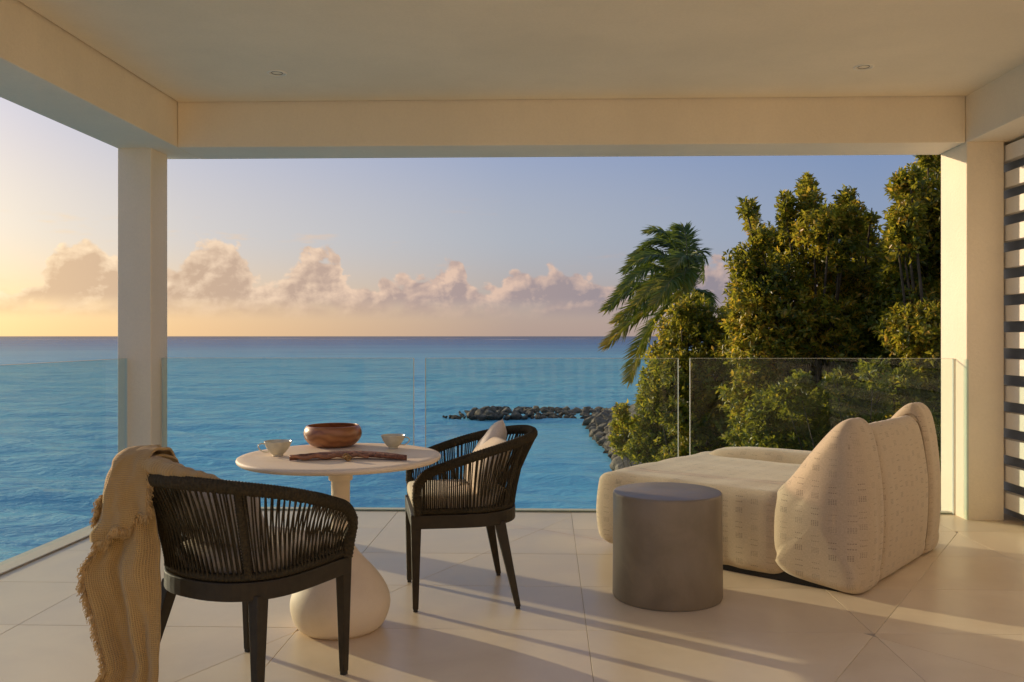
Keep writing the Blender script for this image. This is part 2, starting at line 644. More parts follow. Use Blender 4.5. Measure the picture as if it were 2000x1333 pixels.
# unseen house front and curtained doorway, added behind the camera to bounce warm sun
wall = empty('added_house_wall', (0, -1.9, 0))
tag(wall, kind='structure')
box('wall', -3.07, -2.2, -0.25, 0.0, 0.001, 3.2, STUCCO, wall)
box('wall', 2.4, 4.6, -0.25, 0.0, 0.001, 3.2, STUCCO, wall)
box('lintel', -2.199, 2.399, -0.25, 0.0, 2.5, 3.2, STUCCO, wall)
CURT = m_simple('linen curtain', (.74, .64, .48), 0.9)
cv, cf = [], []
for i in range(230):
    x = -2.199 + 4.598 * i / 229
    yy = -0.16 + 0.03 * math.sin(i * 0.55) + 0.012 * math.sin(i * 1.31)
    cv += [(x, yy, 0.02), (x, yy, 2.49)]
cf = [(2 * i, 2 * i + 2, 2 * i + 3, 2 * i + 1) for i in range(229)]
mk('curtain', cv, cf, CURT, wall, True)


# recessed ceiling lights
def downlight(x, y, label):
    t = empty('ceiling_light', (x, y, 2.93))
    tag(t, label, 'ceiling light', 'recessed ceiling lights')
    v, f = lathe([(0.062, 0.0), (0.061, -0.004), (0.050, -0.0055), (0.047, -0.004), (0.045, 0.02)], 40)
    mk('trim_ring', v, f, PLASTIC, t, True)
    v, f = lathe([(0.045, 0.02), (0.036, 0.0), (0.034, -0.003), (0.031, 0.002), (0.030, 0.012), (0.0005, 0.013)], 40)
    mk('lamp_face', v, f, LAMPGLASS, t, True)


downlight(-1.708, 5.443, 'small round recessed light in the ceiling at the left')
downlight(1.946, 5.424, 'small round recessed light in the ceiling at the right')


# glass railing
def pane(name, x0, x1, y0, y1, z0, z1, label, cat='glass panel', edge=1):
    v = [(x0, y0, z0), (x1, y0, z0), (x1, y1, z0), (x0, y1, z0), (x0, y0, z1), (x1, y0, z1), (x1, y1, z1), (x0, y1, z1)]
    f = [(3, 2, 1, 0), (4, 5, 6, 7), (0, 1, 5, 4), (1, 2, 6, 5), (2, 3, 7, 6), (3, 0, 4, 7)]
    if x1 - x0 > y1 - y0:
        fm = [edge, edge, 0, edge, 0, edge]
    else:
        fm = [edge, edge, edge, 0, edge, 0]
    o = mk(name, v, f, None, None, False, None, [GLASS, GEDGE], fm)
    if edge:  # pale strips added where the edges would catch the light
        if x1 - x0 > y1 - y0:
            for xe in (x0, x1):
                box('edge_glint', xe - 0.0025, xe + 0.0025, y0 - 0.0015, y1 + 0.0015, z0 + 0.05, z1 + 0.001, GEDGE, o)
            box('top_glint', x0 + 0.003, x1 - 0.003, y0 - 0.001, y1 + 0.001, z1 + 0.0005, z1 + 0.0025, GEDGE, o)
        else:
            box('edge_glint', x0 - 0.0015, x1 + 0.0015, y1 - 0.0025, y1 + 0.0025, z0 + 0.05, z1 + 0.001, GEDGE, o)
            box('top_glint', x0 - 0.001, x1 + 0.001, y0 + 0.003, y1 - 0.003, z1 + 0.0005, z1 + 0.0025, GEDGE, o)
    return tag(o, label, cat, 'clear glass railing panels')


ZT = 1.11
GY = 6.275
gx = lambda px: on_plane_y(px, 700, GY).x
pane('glass_panel', -2.815, gx(808), GY, GY + 0.012, -0.10, ZT, 'clear glass railing panel behind the bistro table, beside the left column')
pane('glass_panel', gx(831), gx(1325), GY, GY + 0.012, -0.10, ZT, 'middle clear glass railing panel in front of the breakwater')
pane('glass_panel', gx(1348), 2.884, GY, GY + 0.012, -0.10, ZT, 'clear glass railing panel in front of the big tree, reflecting the louvres')
pane('glass_panel', -3.004, -2.992, -0.4, 6.105, -0.05, ZT, 'clear glass railing panel along the left edge of the terrace')
pane('glass_panel', 2.882, 2.888, 6.06, 6.125, 0.006, ZT, 'narrow glass strip standing against the right column', edge=0)
KERB = m_stucco('pale kerb', (.66, .60, .48), 0.3)
o = box('kerb', -3.05, -2.90, -0.4, 6.115, 0.004, 0.012, KERB, bevel=0.004)
tag(o, 'thin pale kerb strip under the left glass railing', 'kerb')
o = box('kerb', -2.82, 2.888, 6.292, 6.36, 0.004, 0.012, KERB, bevel=0.003)
tag(o, 'thin pale kerb strip under the glass railing facing the sea', 'kerb')

# louvred screen at the right
ls = empty('louvre_screen', (3.16, 6.05, 0))
tag(ls, 'white louvred screen of horizontal slats beside the right column', 'louvre screen')
bm = bmesh.new()
box_bm(bm, 0.0, 0.06, -5.6, 0.35, -0.055, 0.055)
slat_me = None
for k in range(14):
    z = 0.135 + k * 0.1845
    if slat_me is None:
        so = bm_obj('slat', bm, WHITE, ls, bevel=0.004)
        slat_me = so.data
    else:
        so = link_obj('slat', slat_me, ls)
        md = so.modifiers.new('bevel', 'BEVEL')
        md.width = 0.004
        md.segments = 2
        md.limit_method = 'ANGLE'
    so.location = (0, 0, z)
BACKB = m_stucco('shade grey screen wall', (.42, .44, .47), 0.2)  # bluish shade behind the slats put into the wall colour
box('back_panel', 0.115, 0.17, -5.6, 0.9, 0.0, 2.60, BACKB, ls)


# ------------------------------------------------------------------ fabrics, stone, wood
def m_fabric(name, col, var=0.12, wscale=420, uv=False):
    m, g, b = mat(name)
    p = g.n('ShaderNodeTexCoord').outputs['UV'] if uv else obj_co(g)
    n1 = g.noise(p, 9, 4, 0.6)
    wv = g.noise(g.vm('MULTIPLY', p, (1.0, 0.25, 1.0)), wscale, 2, 0.5)
    wv2 = g.noise(g.vm('MULTIPLY', p, (0.25, 1.0, 1.0)), wscale, 2, 0.5)
    w = g.m('ADD', wv, wv2)
    c = g.mix(g.rng(w, 0.75, 1.25), tuple(x * (1 - var) for x in col), tuple(min(1, x * (1 + var)) for x in col))
    c = g.mix(g.m('MULTIPLY', g.rng(n1, 0.35, 0.7), 0.14), c, tuple(x * 0.8 for x in col))
    g.put(b.inputs['Base Color'], c)
    b.inputs['Roughness'].default_value = 0.95
    b.inputs['Specular IOR Level'].default_value = 0.15
    b.inputs['Sheen Weight'].default_value = 0.25
    bump(g, b, w, 0.35, 0.002)
    return m, g, b, c


CUSHION = m_fabric('sand cushion fabric', (.62, .52, .385))[0]
PILLOW = m_fabric('pale pillow fabric', (.66, .60, .52))[0]

# daybed linen with small woven marks
LINEN, g, b, base = m_fabric('marked linen', (.54, .435, .30), 0.08, 300, uv=True)
uvn = g.n('ShaderNodeTexCoord').outputs['UV']
ux, uy, _ = g.sep(uvn)
U = g.m('DIVIDE', ux, 0.086)
cxn = g.m('FLOOR', U)
fu = g.m('FRACT', U)
wn = g.n('ShaderNodeTexWhiteNoise', noise_dimensions='1D')
g.put(wn.inputs['W'], cxn)
V = g.m('ADD', g.m('DIVIDE', uy, 0.136), wn.outputs[0])
fv = g.m('FRACT', V)
wn2 = g.n('ShaderNodeTexWhiteNoise', noise_dimensions='2D')
g.put(wn2.inputs['Vector'], g.xyz(cxn, g.m('FLOOR', V), 0.0))
hmask = g.m('LESS_THAN', g.m('ABSOLUTE', g.m('SUBTRACT', fu, 0.5)), 0.24)
dash = g.m('LESS_THAN', g.m('FRACT', g.m('DIVIDE', g.m('SUBTRACT', fu, 0.26), 0.12)), 0.62)
blk = g.m('MULTIPLY', g.m('LESS_THAN', fv, 0.21), g.m('LESS_THAN', g.m('FRACT', g.m('DIVIDE', fv, 0.053)), 0.50))
s1 = g.m('LESS_THAN', g.m('ABSOLUTE', g.m('SUBTRACT', fv, 0.42)), 0.016)
s2 = g.m('LESS_THAN', g.m('ABSOLUTE', g.m('SUBTRACT', fv, 0.62)), 0.014)
marks = g.m('ADD', g.m('ADD', blk, s1), s2, clamp=True)
marks = g.m('MULTIPLY', g.m('MULTIPLY', marks, hmask), dash)
marks = g.m('MULTIPLY', marks, g.m('MULTIPLY_ADD', wn2.outputs[0], 0.5, 0.24))
g.put(b.inputs['Base Color'], g.mix(marks, base, (.13, .10, .085)))

# cotton throw, small waffle check
THROW, g, b = mat('ochre waffle throw')
uvn = g.n('ShaderNodeTexCoord').outputs['UV']
wob = g.vm('ADD', uvn, g.vm('SCALE', g.n('ShaderNodeTexNoise').outputs[1], scale=0.004))
tx, ty, _ = g.sep(wob)
sx = g.m('SINE', g.m('MULTIPLY', tx, 2 * math.pi / 0.0065))
sy = g.m('SINE', g.m('MULTIPLY', ty, 2 * math.pi / 0.0065))
wf = g.m('MAXIMUM', sx, sy)
nz = g.noise(uvn, 14, 4, 0.6)
nf = g.noise(uvn, 260, 3, 0.6)
c = g.mix(g.rng(wf, -0.4, 0.8), (.36, .225, .078), (.54, .36, .14))
c = g.mix(g.m('MULTIPLY', g.rng(nz, 0.35, 0.7), 0.3), c, (.40, .25, .095))
g.put(b.inputs['Base Color'], c)
b.inputs['Roughness'].default_value = 0.95
b.inputs['Specular IOR Level'].default_value = 0.1
b.inputs['Sheen Weight'].default_value = 0.3
bump(g, b, g.m('ADD', g.m('MULTIPLY', wf, 0.7), nf), 0.7, 0.003)
FRINGE = m_simple('throw fringe', (.55, .37, .16), 0.95, 0, 60, 0.2, 0, 100, 0.1)

# table stone
STONE, g, b = mat('cast stone')
p = obj_co(g)
sp = g.rng(g.vor(p, 160, 'F1'), 0.0, 0.35)
n1 = g.noise(p, 3.5, 4, 0.6)
c = g.mix(g.rng(n1, 0.3, 0.7), (.74, .61, .44), (.82, .70, .53))
c = g.mix(g.m('MULTIPLY', g.rng(g.noise(p, 240, 2, 0.6), 0.6, 0.75), 0.35), c, (.46, .37, .27))
g.put(b.inputs['Base Color'], c)
b.inputs['Roughness'].default_value = 0.62
b.inputs['Specular IOR Level'].default_value = 0.35
bump(g, b, g.noise(p, 260, 3, 0.6), 0.25, 0.002)

# concrete
CONC, g, b = mat('grey concrete')
p = obj_co(g)
n1 = g.noise(p, 4.2, 6, 0.62, 0.4)
n2 = g.noise(g.vm('MULTIPLY', p, (1, 1, 0.3)), 11, 4, 0.6)
c = g.mix(g.rng(n1, 0.3, 0.72), (.175, .140, .095), (.245, .20, .142))
c = g.mix(g.m('MULTIPLY', g.rng(n2, 0.45, 0.75), 0.35), c, (.19, .152, .105))
pit = g.rng(g.noise(p, 120, 2, 0.7), 0.72, 0.78)
g.put(b.inputs['Base Color'], c)
g.put(b.inputs['Roughness'], g.rng(n1, 0.3, 0.7, 0.34, 0.5))
b.inputs['Specular IOR Level'].default_value = 0.7
bump(g, b, g.noise(p, 60, 4, 0.6), 0.06, 0.003)

# turned wood
WOOD, g, b = mat('turned acacia wood')
p = obj_co(g)
pp = g.vm('ADD', g.vm('MULTIPLY', p, (0.5, 0.5, 1.6)), g.vm('SCALE', g.xyz(0.0, 0.0, g.noise(p, 7, 2, 0.5)), scale=0.16))
wvn = g.n('ShaderNodeTexWave', wave_type='BANDS', bands_direction='Z')
g.put(wvn.inputs['Vector'], pp)
wvn.inputs['Scale'].default_value = 6.5
wvn.inputs['Distortion'].default_value = 1.6
wvn.inputs['Detail'].default_value = 3
wvn.inputs['Detail Scale'].default_value = 1.4
c = g.ramp(wvn.outputs['Fac'], [(0.0, (.25, .092, .028)), (0.25, (.30, .115, .034)), (0.6, (.34, .138, .042)), (1.0, (.38, .160, .052))])
fine = g.noise(g.vm('MULTIPLY', p, (6, 6, 60)), 9, 3, 0.6)
c = g.mix(g.m('MULTIPLY', g.rng(fine, 0.4, 0.7), 0.3), c, (.16, .06, .02))
g.put(b.inputs['Base Color'], c)
b.inputs['Roughness'].default_value = 0.32
b.inputs['Coat Weight'].default_value = 0.15
CERAM = m_simple('celadon stoneware', (.60, .56, .41), 0.22, 0, 25, 0.10, 0.06, 60)
POD, g, b = mat('dry seed pod')
p = obj_co(g)
n1 = g.noise(p, 60, 4, 0.65)
c = g.ramp(n1, [(0.25, (.05, .018, .010)), (0.5, (.17, .062, .034)), (0.68, (.30, .14, .075)), (0.85, (.42, .27, .15))])
g.put(b.inputs['Base Color'], c)
b.inputs['Roughness'].default_value = 0.7
bump(g, b, g.m('ADD', n1, g.vor(p, 120, 'F1')), 0.9, 0.004)
KNOT = m_simple('cord knot', (.33, .20, .08), 0.9, 0, 90, 0.4, 0.7, 200, 0.2)
STALK = m_simple('pod stalk', (.30, .13, .06), 0.5, 0, 20, 0.3, 0.2, 60)


# ------------------------------------------------------------------ woven chair (local +y is the front)
def ucurve(s, hw, yf, yb, y0, e=0.86):
    if s < 0.27:
        t = s / 0.27
        return (hw * (0.955 + 0.045 * math.sin(t * math.pi / 2)), yf + (y0 - yf) * t)
    if s > 0.73:
        x, y = ucurve(1 - s, hw, yf, yb, y0, e)
        return (-x, y)
    th = (s - 0.27) / 0.46 * math.pi
    c, sn = math.cos(th), math.sin(th)
    return (hw * math.copysign(abs(c) ** e, c), y0 - (y0 - yb) * sn ** e)


def low_ring(s):
    x, y = ucurve(s, 0.266, 0.232, -0.252, 0.0)
    return Vector((x, y, 0.455))


def rail_pt(s):
    x, y = ucurve(s, 0.308, 0.236, -0.362, 0.0)
    t = min(1, max(0, (0.236 - y) / 0.598))
    z = 0.622 + 0.172 * (t ** 0.92) + 0.012 * math.sin(t * math.pi)
    d = 0.236 - y
    if y > 0 and d < 0.07:
        q = 1 - d / 0.07
        z -= 0.07 * (1 - math.sqrt(max(0, 1 - q * q)))
    return Vector((x, y, z))


def rail_out(s):
    a = rail_pt(min(1, s + 0.004))
    b_ = rail_pt(max(0, s - 0.004))
    t = a - b_
    n = Vector((-t.y, t.x, 0)).normalized()
    p_ = rail_pt(s)
    if n.x * p_.x + n.y * p_.y < 0:
        n = -n
    return n


def make_chair(loc, rz, label):
    t = empty('woven_armchair', loc, rz)
    tag(t, label, 'armchair', 'woven rope armchairs at the bistro table')
    # seat frame: flat metal band bent to a D
    pts = [ucurve(i / 60, 0.280, 0.256, -0.268, 0.0) for i in range(61)]
    inn = [(x * 0.89, y * 0.89) for x, y in pts]
    n = len(pts)
    v = [(x, y, 0.383) for x, y in pts] + [(x, y, 0.446) for x, y in pts] + [(x, y, 0.383) for x, y in inn] + [(x, y, 0.446) for x, y in inn]
    f = []
    for i in range(n):
        j = (i + 1) % n
        f += [(i, j, n + j, n + i), (2 * n + j, 2 * n + i, 3 * n + i, 3 * n + j), (n + i, n + j, 3 * n + j, 3 * n + i), (2 * n + i, 2 * n + j, j, i)]
    o = mk('seat_frame', v, f, METAL, t)
    md = o.modifiers.new('bevel', 'BEVEL')
    md.width = 0.004
    md.segments = 2
    md.limit_method = 'ANGLE'
    mk('seat_panel', [(x, y, 0.440) for x, y in inn], [tuple(range(n))], ROPE, t)
    # legs
    for sx in (-1, 1):
        for top, bot, ta, tb in (((0.2475, 0.2335), (0.2475, 0.236), 0.0215, 0.0115), ((0.212, -0.160), (0.286, -0.236), 0.023, 0.0115)):
            bm = bmesh.new()
            cz = top[1] > 0
            lv = []
            for (cx, cy), h, z in ((bot, tb, 0.012), (top, ta, 0.4475 if cz else 0.40)):
                lv.append([bm.verts.new((sx * cx + a * h, cy + b_ * h * 1.15, z)) for a, b_ in ((-1, -1), (1, -1), (1, 1), (-1, 1))])
            bm.faces.new(lv[0][::-1])
            bm.faces.new(lv[1])
            for k in range(4):
                bm.faces.new((lv[0][k], lv[0][(k + 1) % 4], lv[1][(k + 1) % 4], lv[1][k]))
            lo = bm_obj('leg', bm, METAL, t, bevel=0.003)
            bm = bmesh.new()
            box_bm(bm, sx * bot[0] - 0.010, sx * bot[0] + 0.010, bot[1] - 0.010, bot[1] + 0.010, 0.0005, 0.0125)
            bm_obj('foot_glide', bm, BLACK, lo)
    # wrapped rail: front stiles, arms and back in one bent tube
    path = []
    for sx, rev in ((1, False), (-1, True)):
        st = [Vector((sx * 0.268, 0.226, 0.448)), Vector((sx * 0.272, 0.229, 0.48)), Vector((sx * 0.277, 0.232, 0.515)), Vector((sx * 0.282, 0.235, 0.54))]
        if not rev:
            path += st
            path += [rail_pt(0.004 + 0.992 * i / 90) for i in range(91)]
        else:
            path += st[::-1]
    P = smooth_poly(path, 900)
    rad = [0.0225 + 0.0014 * math.sin(i * 2 * math.pi / 4.0 + 0.4) for i in range(len(P))]
    v, f = sweep(P, rad, 10, up=[(0, 0, 1)] * len(P), flat=(1.02, 0.80))
    mk('wrapped_rail', v, f, ROPE, t, True)
    # lower wrapped ring on the frame
    P = smooth_poly([low_ring(0.01 + 0.98 * i / 50) + Vector((0, 0, 0.006)) for i in range(51)], 500)
    rad = [0.0145 + 0.0014 * math.sin(i * 2 * math.pi / 4.0) for i in range(len(P))]
    v, f = sweep(P, rad, 8, up=(0, 0, 1))
    mk('lower_ring', v, f, ROPE, t, True)
    # rope strands, two layers that cross half way up
    a = Acc()
    N = 72
    tab = [low_ring(i / 400) for i in range(401)]
    cum = [0.0]
    for i in range(400):
        cum.append(cum[-1] + (tab[i + 1] - tab[i]).length * 0.55 + (rail_pt((i + 1) / 400) - rail_pt(i / 400)).length * 0.45)
    even = lambda q: float(np.interp(q * cum[-1], cum, np.linspace(0, 1, 401)))
    for layer in (0, 1):
        for i in range(N):
            s = even(0.028 + 0.944 * (i + 0.5 * layer) / (N - 0.5))
            lo_, hi = low_ring(s), rail_pt(min(0.985, max(0.015, s + rng.uniform(-0.002, 0.002))))
            if hi.z - lo_.z < 0.06:
                continue
            out = rail_out(s)
            k = 0.011 if layer else -0.011
            p0 = lo_ + out * k + Vector((0, 0, 0.008))
            p3 = hi - out * k * 0.9 + Vector((0, 0, -0.012))
            sag = -0.010 - 0.004 * rng.random()
            ln = []
            for q in (0, .25, .5, .75, 1):
                m_ = p0.lerp(p3, q) + out * (sag * math.sin(q * math.pi))
                ln.append(m_)
            a.add(sweep(ln, 0.0035 + rng.uniform(-.0003, .0004), 5, cap=False))
    o = a.build('rope_weave', ROPE, t)
    o['kind'] = 'stuff'
    # wrapped corner posts
    for s in (0.385, 0.615):
        lo_, hi = low_ring(s), rail_pt(s)
        P = [lo_.lerp(hi, i / 120) + rail_out(s) * (0.002 - 0.008 * math.sin(i / 120 * math.pi)) for i in range(121)]
        v, f = sweep(P, [0.0125 + 0.0010 * math.sin(i * 2 * math.pi / 4) for i in range(121)], 8, up=tuple(rail_out(s)), flat=(0.8, 1.15))
        mk('corner_post', v, f, ROPE, t, True)
    # seat cushion
    ring = [ucurve(i / 72, 0.246, 0.245, -0.225, 0.0) for i in range(73)]
    lev = [(0.452, .80), (0.451, .95), (0.458, .985), (0.474, 1.0), (0.497, 1.0), (0.512, .985), (0.520, .955), (0.527, .86), (0.534, .65), (0.538, .35), (0.539, .02)]
    v, f = [], []
    m_ = len(ring)
    for z, sc in lev:
        v += [(x * sc, y * sc + 0.004 * math.sin(9 * x), z + 0.003 * math.sin(7 * x + 3 * y)) for x, y in ring]
    for i in range(len(lev) - 1):
        for k in range(m_):
            j = (k + 1) % m_
            f.append((i * m_ + k, i * m_ + j, (i + 1) * m_ + j, (i + 1) * m_ + k))
    f.append(tuple(range(m_))[::-1])
    mk('seat_cushion', v, f, CUSHION, t, True)
    return t


F1 = Vector((.4537, .8914))
F2 = Vector((-.977, -.213))
C1 = (-1.093, 3.149, 0)
C2 = (-.432, 4.288, 0)
RZ1 = math.atan2(-F1.x, F1.y)
RZ2 = math.atan2(-F2.x, F2.y)
chair1 = make_chair(C1, RZ1, 'dark rope armchair seen from behind with a tan throw over its back')


def copy_tree(o, parent=None):
    c_ = o.copy()
    COL.objects.link(c_)
    c_.parent = parent
    for ch in list(o.children):
        copy_tree(ch, c_)
    return c_


chair2 = copy_tree(chair1)
chair2.location = C2
chair2.rotation_euler = (0, 0, RZ2)
chair2['label'] = 'dark rope armchair seen from the side with pale pillows, facing the table'


def pillow(name, label, chair, loc, w, h, th, lean, yaw, roll, m):
    n = 26
    v, f = [], []
    for side in (1, -1):
        for i in range(n + 1):
            for j in range(n + 1):
                x, y = -1 + 2 * i / n, -1 + 2 * j / n
                ed = (1 - abs(x) ** 2.6) * (1 - abs(y) ** 2.6)
                z = side * th * 0.5 * max(ed, 0) ** 0.46
                k = 1 - 0.075 * (1 - abs(y) ** 2) * abs(x) ** 3
                k2 = 1 - 0.075 * (1 - abs(x) ** 2) * abs(y) ** 3
                z += side * 0.006 * mnoise.noise(Vector((x * 2.3, y * 2.3, side * 4.0 + w * 9))) * (ed > 0)
                v.append((x * w / 2 * k, z, y * h / 2 * k2))
    m2 = (n + 1) ** 2
    for s_ in (0, 1):
        for i in range(n):
            for j in range(n):
                q = [s_ * m2 + i * (n + 1) + j, s_ * m2 + (i + 1) * (n + 1) + j, s_ * m2 + (i + 1) * (n + 1) + j + 1, s_ * m2 + i * (n + 1) + j + 1]
                f.append(q if s_ else q[::-1])
    me_o = mk(name, v, f, m, None, True)
    bm = bmesh.new()
    bm.from_mesh(me_o.data)
    bmesh.ops.remove_doubles(bm, verts=bm.verts, dist=0.0004)
    bmesh.ops.recalc_face_normals(bm, faces=bm.faces)
    bm.to_mesh(me_o.data)
    bm.free()
    M = Matrix.Translation(chair.location) @ Matrix.Rotation(chair.rotation_euler.z, 4, 'Z') @ Matrix.Translation(loc) @ Matrix.Rotation(yaw, 4, 'Z') @ Matrix.Rotation(lean, 4, 'X') @ Matrix.Rotation(roll, 4, 'Y')
    me_o.matrix_world = M
    return tag(me_o, label, 'pillow', 'pillows in the armchairs')


pillow('throw_pillow', 'white pillow with its pointed corner above the back of the side-on armchair', chair2, (0.075, -0.150, 0.672), 0.34, 0.34, 0.12, R(24), R(-14), R(16), PILLOW)
pillow('throw_pillow', 'cream rounded pillow leaning in front of the pointed white pillow', chair2, (-0.05, -0.125, 0.652), 0.36, 0.30, 0.13, R(30), R(8), R(-5), CUSHION)
pillow('throw_pillow', 'pale pillow half hidden behind the ropes of the armchair with the throw', chair1, (0.0, -0.14, 0.655), 0.40, 0.27, 0.12, R(22), R(4), R(2), PILLOW)


# ------------------------------------------------------------------ throw over the first chair
C1M = Matrix.Translation(C1) @ Matrix.Rotation(RZ1, 4, 'Z')
throw = empty('throw_blanket', C1)
tag(throw, 'tan waffle throw with frayed edges hanging over the back of the near armchair', 'throw blanket')
TO = Vector(C1)


def cloth(name, rows, seed, fold, nr=110, nq=56, bottom=None, wrap=0.25):
    """rows: (z, left, right, y) with left and right edges as seen across the hang; q runs right to left and wraps round the far edge"""
    tab = smooth_poly(rows, nr)
    v, uv = [], []
    ln = 0.0
    prev = None
    for i, (z, xl, xr, y) in enumerate(tab):
        a_ = on_plane_y(xl, 700, y).x
        b_ = on_plane_y(xr, 700, y).x
        cur = np.array([(a_ + b_) / 2, y, z])
        if prev is not None:
            ln += float(np.linalg.norm(cur - prev))
        prev = cur
        t = i / (nr - 1)
        for j in range(nq):
            q = j / (nq - 1) * (1 + wrap)
            x = b_ + (a_ - b_) * min(q, 1.0)
            yy = y
            if q > 1:
                w = (q - 1) / wrap
                x += 0.05 * w * w + 0.015 * math.sin(w * 9 + t * 12)
                yy += 0.11 * w
            zz = z
            if bottom is not None:
                zz = max(z, bottom(min(q, 1.0)) + 0.012 * math.sin(q * 17 + seed))
                zz = zz if zz == z else zz - 0.0006 * (i % 3)
            hang = min(1.0, max(0.0, (0.86 - z) * 3.0))
            fo = fold * hang * (math.sin(q * 6.5 + seed + 2.2 * t) + 0.55 * math.sin(q * 13.0 + 2.1 * seed - 4.5 * t + 0.8 * math.sin(6 * t)) + 0.28 * math.sin(q * 24.0 + seed + 7 * t))
            n1 = mnoise.noise(Vector((q * 2.6 + seed, t * 7.0, seed)))
            n2 = 0.6 * mnoise.noise(Vector((q * 6.0, t * 14.0, seed + 5)))
            edge = max(0.0, 1 - abs(q - 1.0) * 5) * hang
            v.append(Vector((x + 0.006 * n2 - edge * 0.008 * math.sin(t * 26 + seed), yy + fo + 0.014 * n1 + 0.006 * n2 - edge * 0.008 * math.sin(t * 31), zz + 0.010 * n1 * (1 - hang) + 0.004 * n2)) - TO)
            uv.append((q * 0.26, ln))
    f = []
    for i in range(nr - 1):
        for j in range(nq - 1):
            a_ = i * nq + j
            f.append((a_, a_ + 1, a_ + nq + 1, a_ + nq))
    o = mk(name, v, f, THROW, throw, True, uvs=uv)
    md = o.modifiers.new('thick', 'SOLIDIFY')
    md.thickness = 0.009
    md.offset = 0
    return o, v, nr, nq


top_rows = [(0.60, 300, 350, 3.10), (0.72, 290, 352, 3.085), (0.80, 275, 350, 3.06), (0.842, 268, 345, 3.02), (0.862, 262, 318, 2.965), (0.850, 240, 296, 2.918)]
long_rows = top_rows + [(0.80, 216, 290, 2.905), (0.75, 206, 292, 2.895), (0.68, 196, 298, 2.885), (0.61, 190, 304, 2.88), (0.56, 186, 308, 2.875), (0.49, 166, 311, 2.875), (0.42, 174, 313, 2.87), (0.34, 186, 315, 2.87), (0.255, 198, 316, 2.87), (0.17, 213, 316, 2.865), (0.11, 202, 315, 2.865), (0.03, 204, 312, 2.865)]
lo_o, lv, np1, nq1 = cloth('drape', long_rows, 1.7, 0.022)
flap_rows = [(0.78, 290, 345, 3.06), (0.838, 275, 342, 3.02), (0.878, 268, 330, 2.965), (0.884, 250, 305, 2.91), (0.852, 228, 290, 2.872), (0.79, 212, 289, 2.855), (0.72, 202, 290, 2.848), (0.65, 194, 291, 2.845), (0.60, 190, 291, 2.845), (0.55, 184, 290, 2.845)]
fl_o, fv_, np2, nq2 = cloth('folded_flap', flap_rows, 4.1, 0.009, 80, 56, lambda q: 0.695 - 0.115 * q, 0.2)
# a rolled fold lying along the inside of the rail
roll = []
for i in range(46):
    q = i / 45
    s = 0.40 + 0.21 * q
    roll.append(C1M @ (rail_pt(s) - rail_out(s) * (0.020 + 0.008 * math.sin(q * 5)) + Vector((0, 0, 0.004 + 0.050 * q ** 0.8 + 0.004 * math.sin(q * 13)))) - TO)
v, f = sweep(roll, [0.008 + 0.036 * math.sin(min(1, (i + 1) / 42) * math.pi / 2) + 0.0025 * math.sin(i * 1.3) for i in range(46)], 20, up=(0, 0, 1), flat=(0.75, 1.1))
uvr = [((k % 20) * 0.012, (k // 20) * 0.0085) for k in range(len(v))]
mk('rolled_fold', v, f, THROW, throw, True, uvs=uvr)
# frayed edges
fr_ = Acc()


def fray(edge, d0, n, lmin, lmax):
    for _ in range(n):
        k = rng.uniform(0, len(edge) - 1.001)
        i = int(k)
        p0 = edge[i].lerp(edge[i + 1], k - i)
        d = d0 + Vector((rng.uniform(-.6, .6), rng.uniform(-.6, .6), rng.uniform(-.7, .35)))
        d.normalize()
        L = rng.uniform(lmin, lmax)
        c_ = Vector((rng.uniform(-1, 1), rng.uniform(-1, 1), rng.uniform(-1, 1))) * L * 0.4
        pts = [p0 - d * 0.003, p0 + d * L * 0.4 + c_ * 0.6, p0 + d * L * 0.75 + c_ + Vector((0, 0, -L * 0.2)), p0 + d * L + Vector((0, 0, -L * 0.45))]
        fr_.add(sweep(pts, [0.0018, 0.0017, 0.0015, 0.0007], 4, cap=False))


jl = int((nq1 - 1) / 1.25)
fray([lv[i * nq1 + jl] for i in range(46, np1)], Vector((-0.5, -0.5, -0.1)), 1300, 0.008, 0.026)
fray([lv[i * nq1 + nq1 - 1] for i in range(46, np1)], Vector((-0.6, 0.2, -0.1)), 500, 0.008, 0.026)
fray([fv_[(np2 - 1) * nq2 + j] for j in range(nq2)], Vector((0, -0.3, -0.9)), 620, 0.008, 0.026)
fray([fv_[i * nq2] for i in range(40, 64)], Vector((0.7, -0.2, -0.2)), 220, 0.006, 0.020)
fo_ = fr_.build('frayed_edge', FRINGE, throw)
fo_['kind'] = 'stuff'

# ------------------------------------------------------------------ bistro table and what stands on it
TX, TY, TH = -0.903, 3.77, 0.752
table = empty('bistro_table', (TX, TY, 0))
tag(table, 'round cream stone bistro table on a bulbous drop-shaped pedestal', 'table')
v, f = lathe([(0.0005, 0.725), (0.40, 0.7255), (0.424, 0.728), (0.433, 0.735), (0.4355, 0.742), (0.433, 0.749), (0.427, 0.752), (0.40, 0.7525), (0.0005, 0.7525)], 96)
mk('table_top', v, f, STONE, table, True)
v, f = lathe([(0.040, 0.60), (0.041, 0.640), (0.050, 0.644), (0.052, 0.650), (0.052, 0.7245)], 48)
mk('collar', v, f, STONE, table, True)
prof = smooth_poly([(0.160, 0.001), (0.186, 0.022), (0.208, 0.07), (0.2145, 0.118), (0.203, 0.165), (0.175, 0.215), (0.138, 0.262), (0.098, 0.305), (0.066, 0.347), (0.048, 0.395), (0.0415, 0.45), (0.040, 0.54), (0.040, 0.638)], 60)
v, f = lathe([(0.001, 0.001)] + [tuple(x) for x in prof], 72)
mk('pedestal', v, f, STONE, table, True)


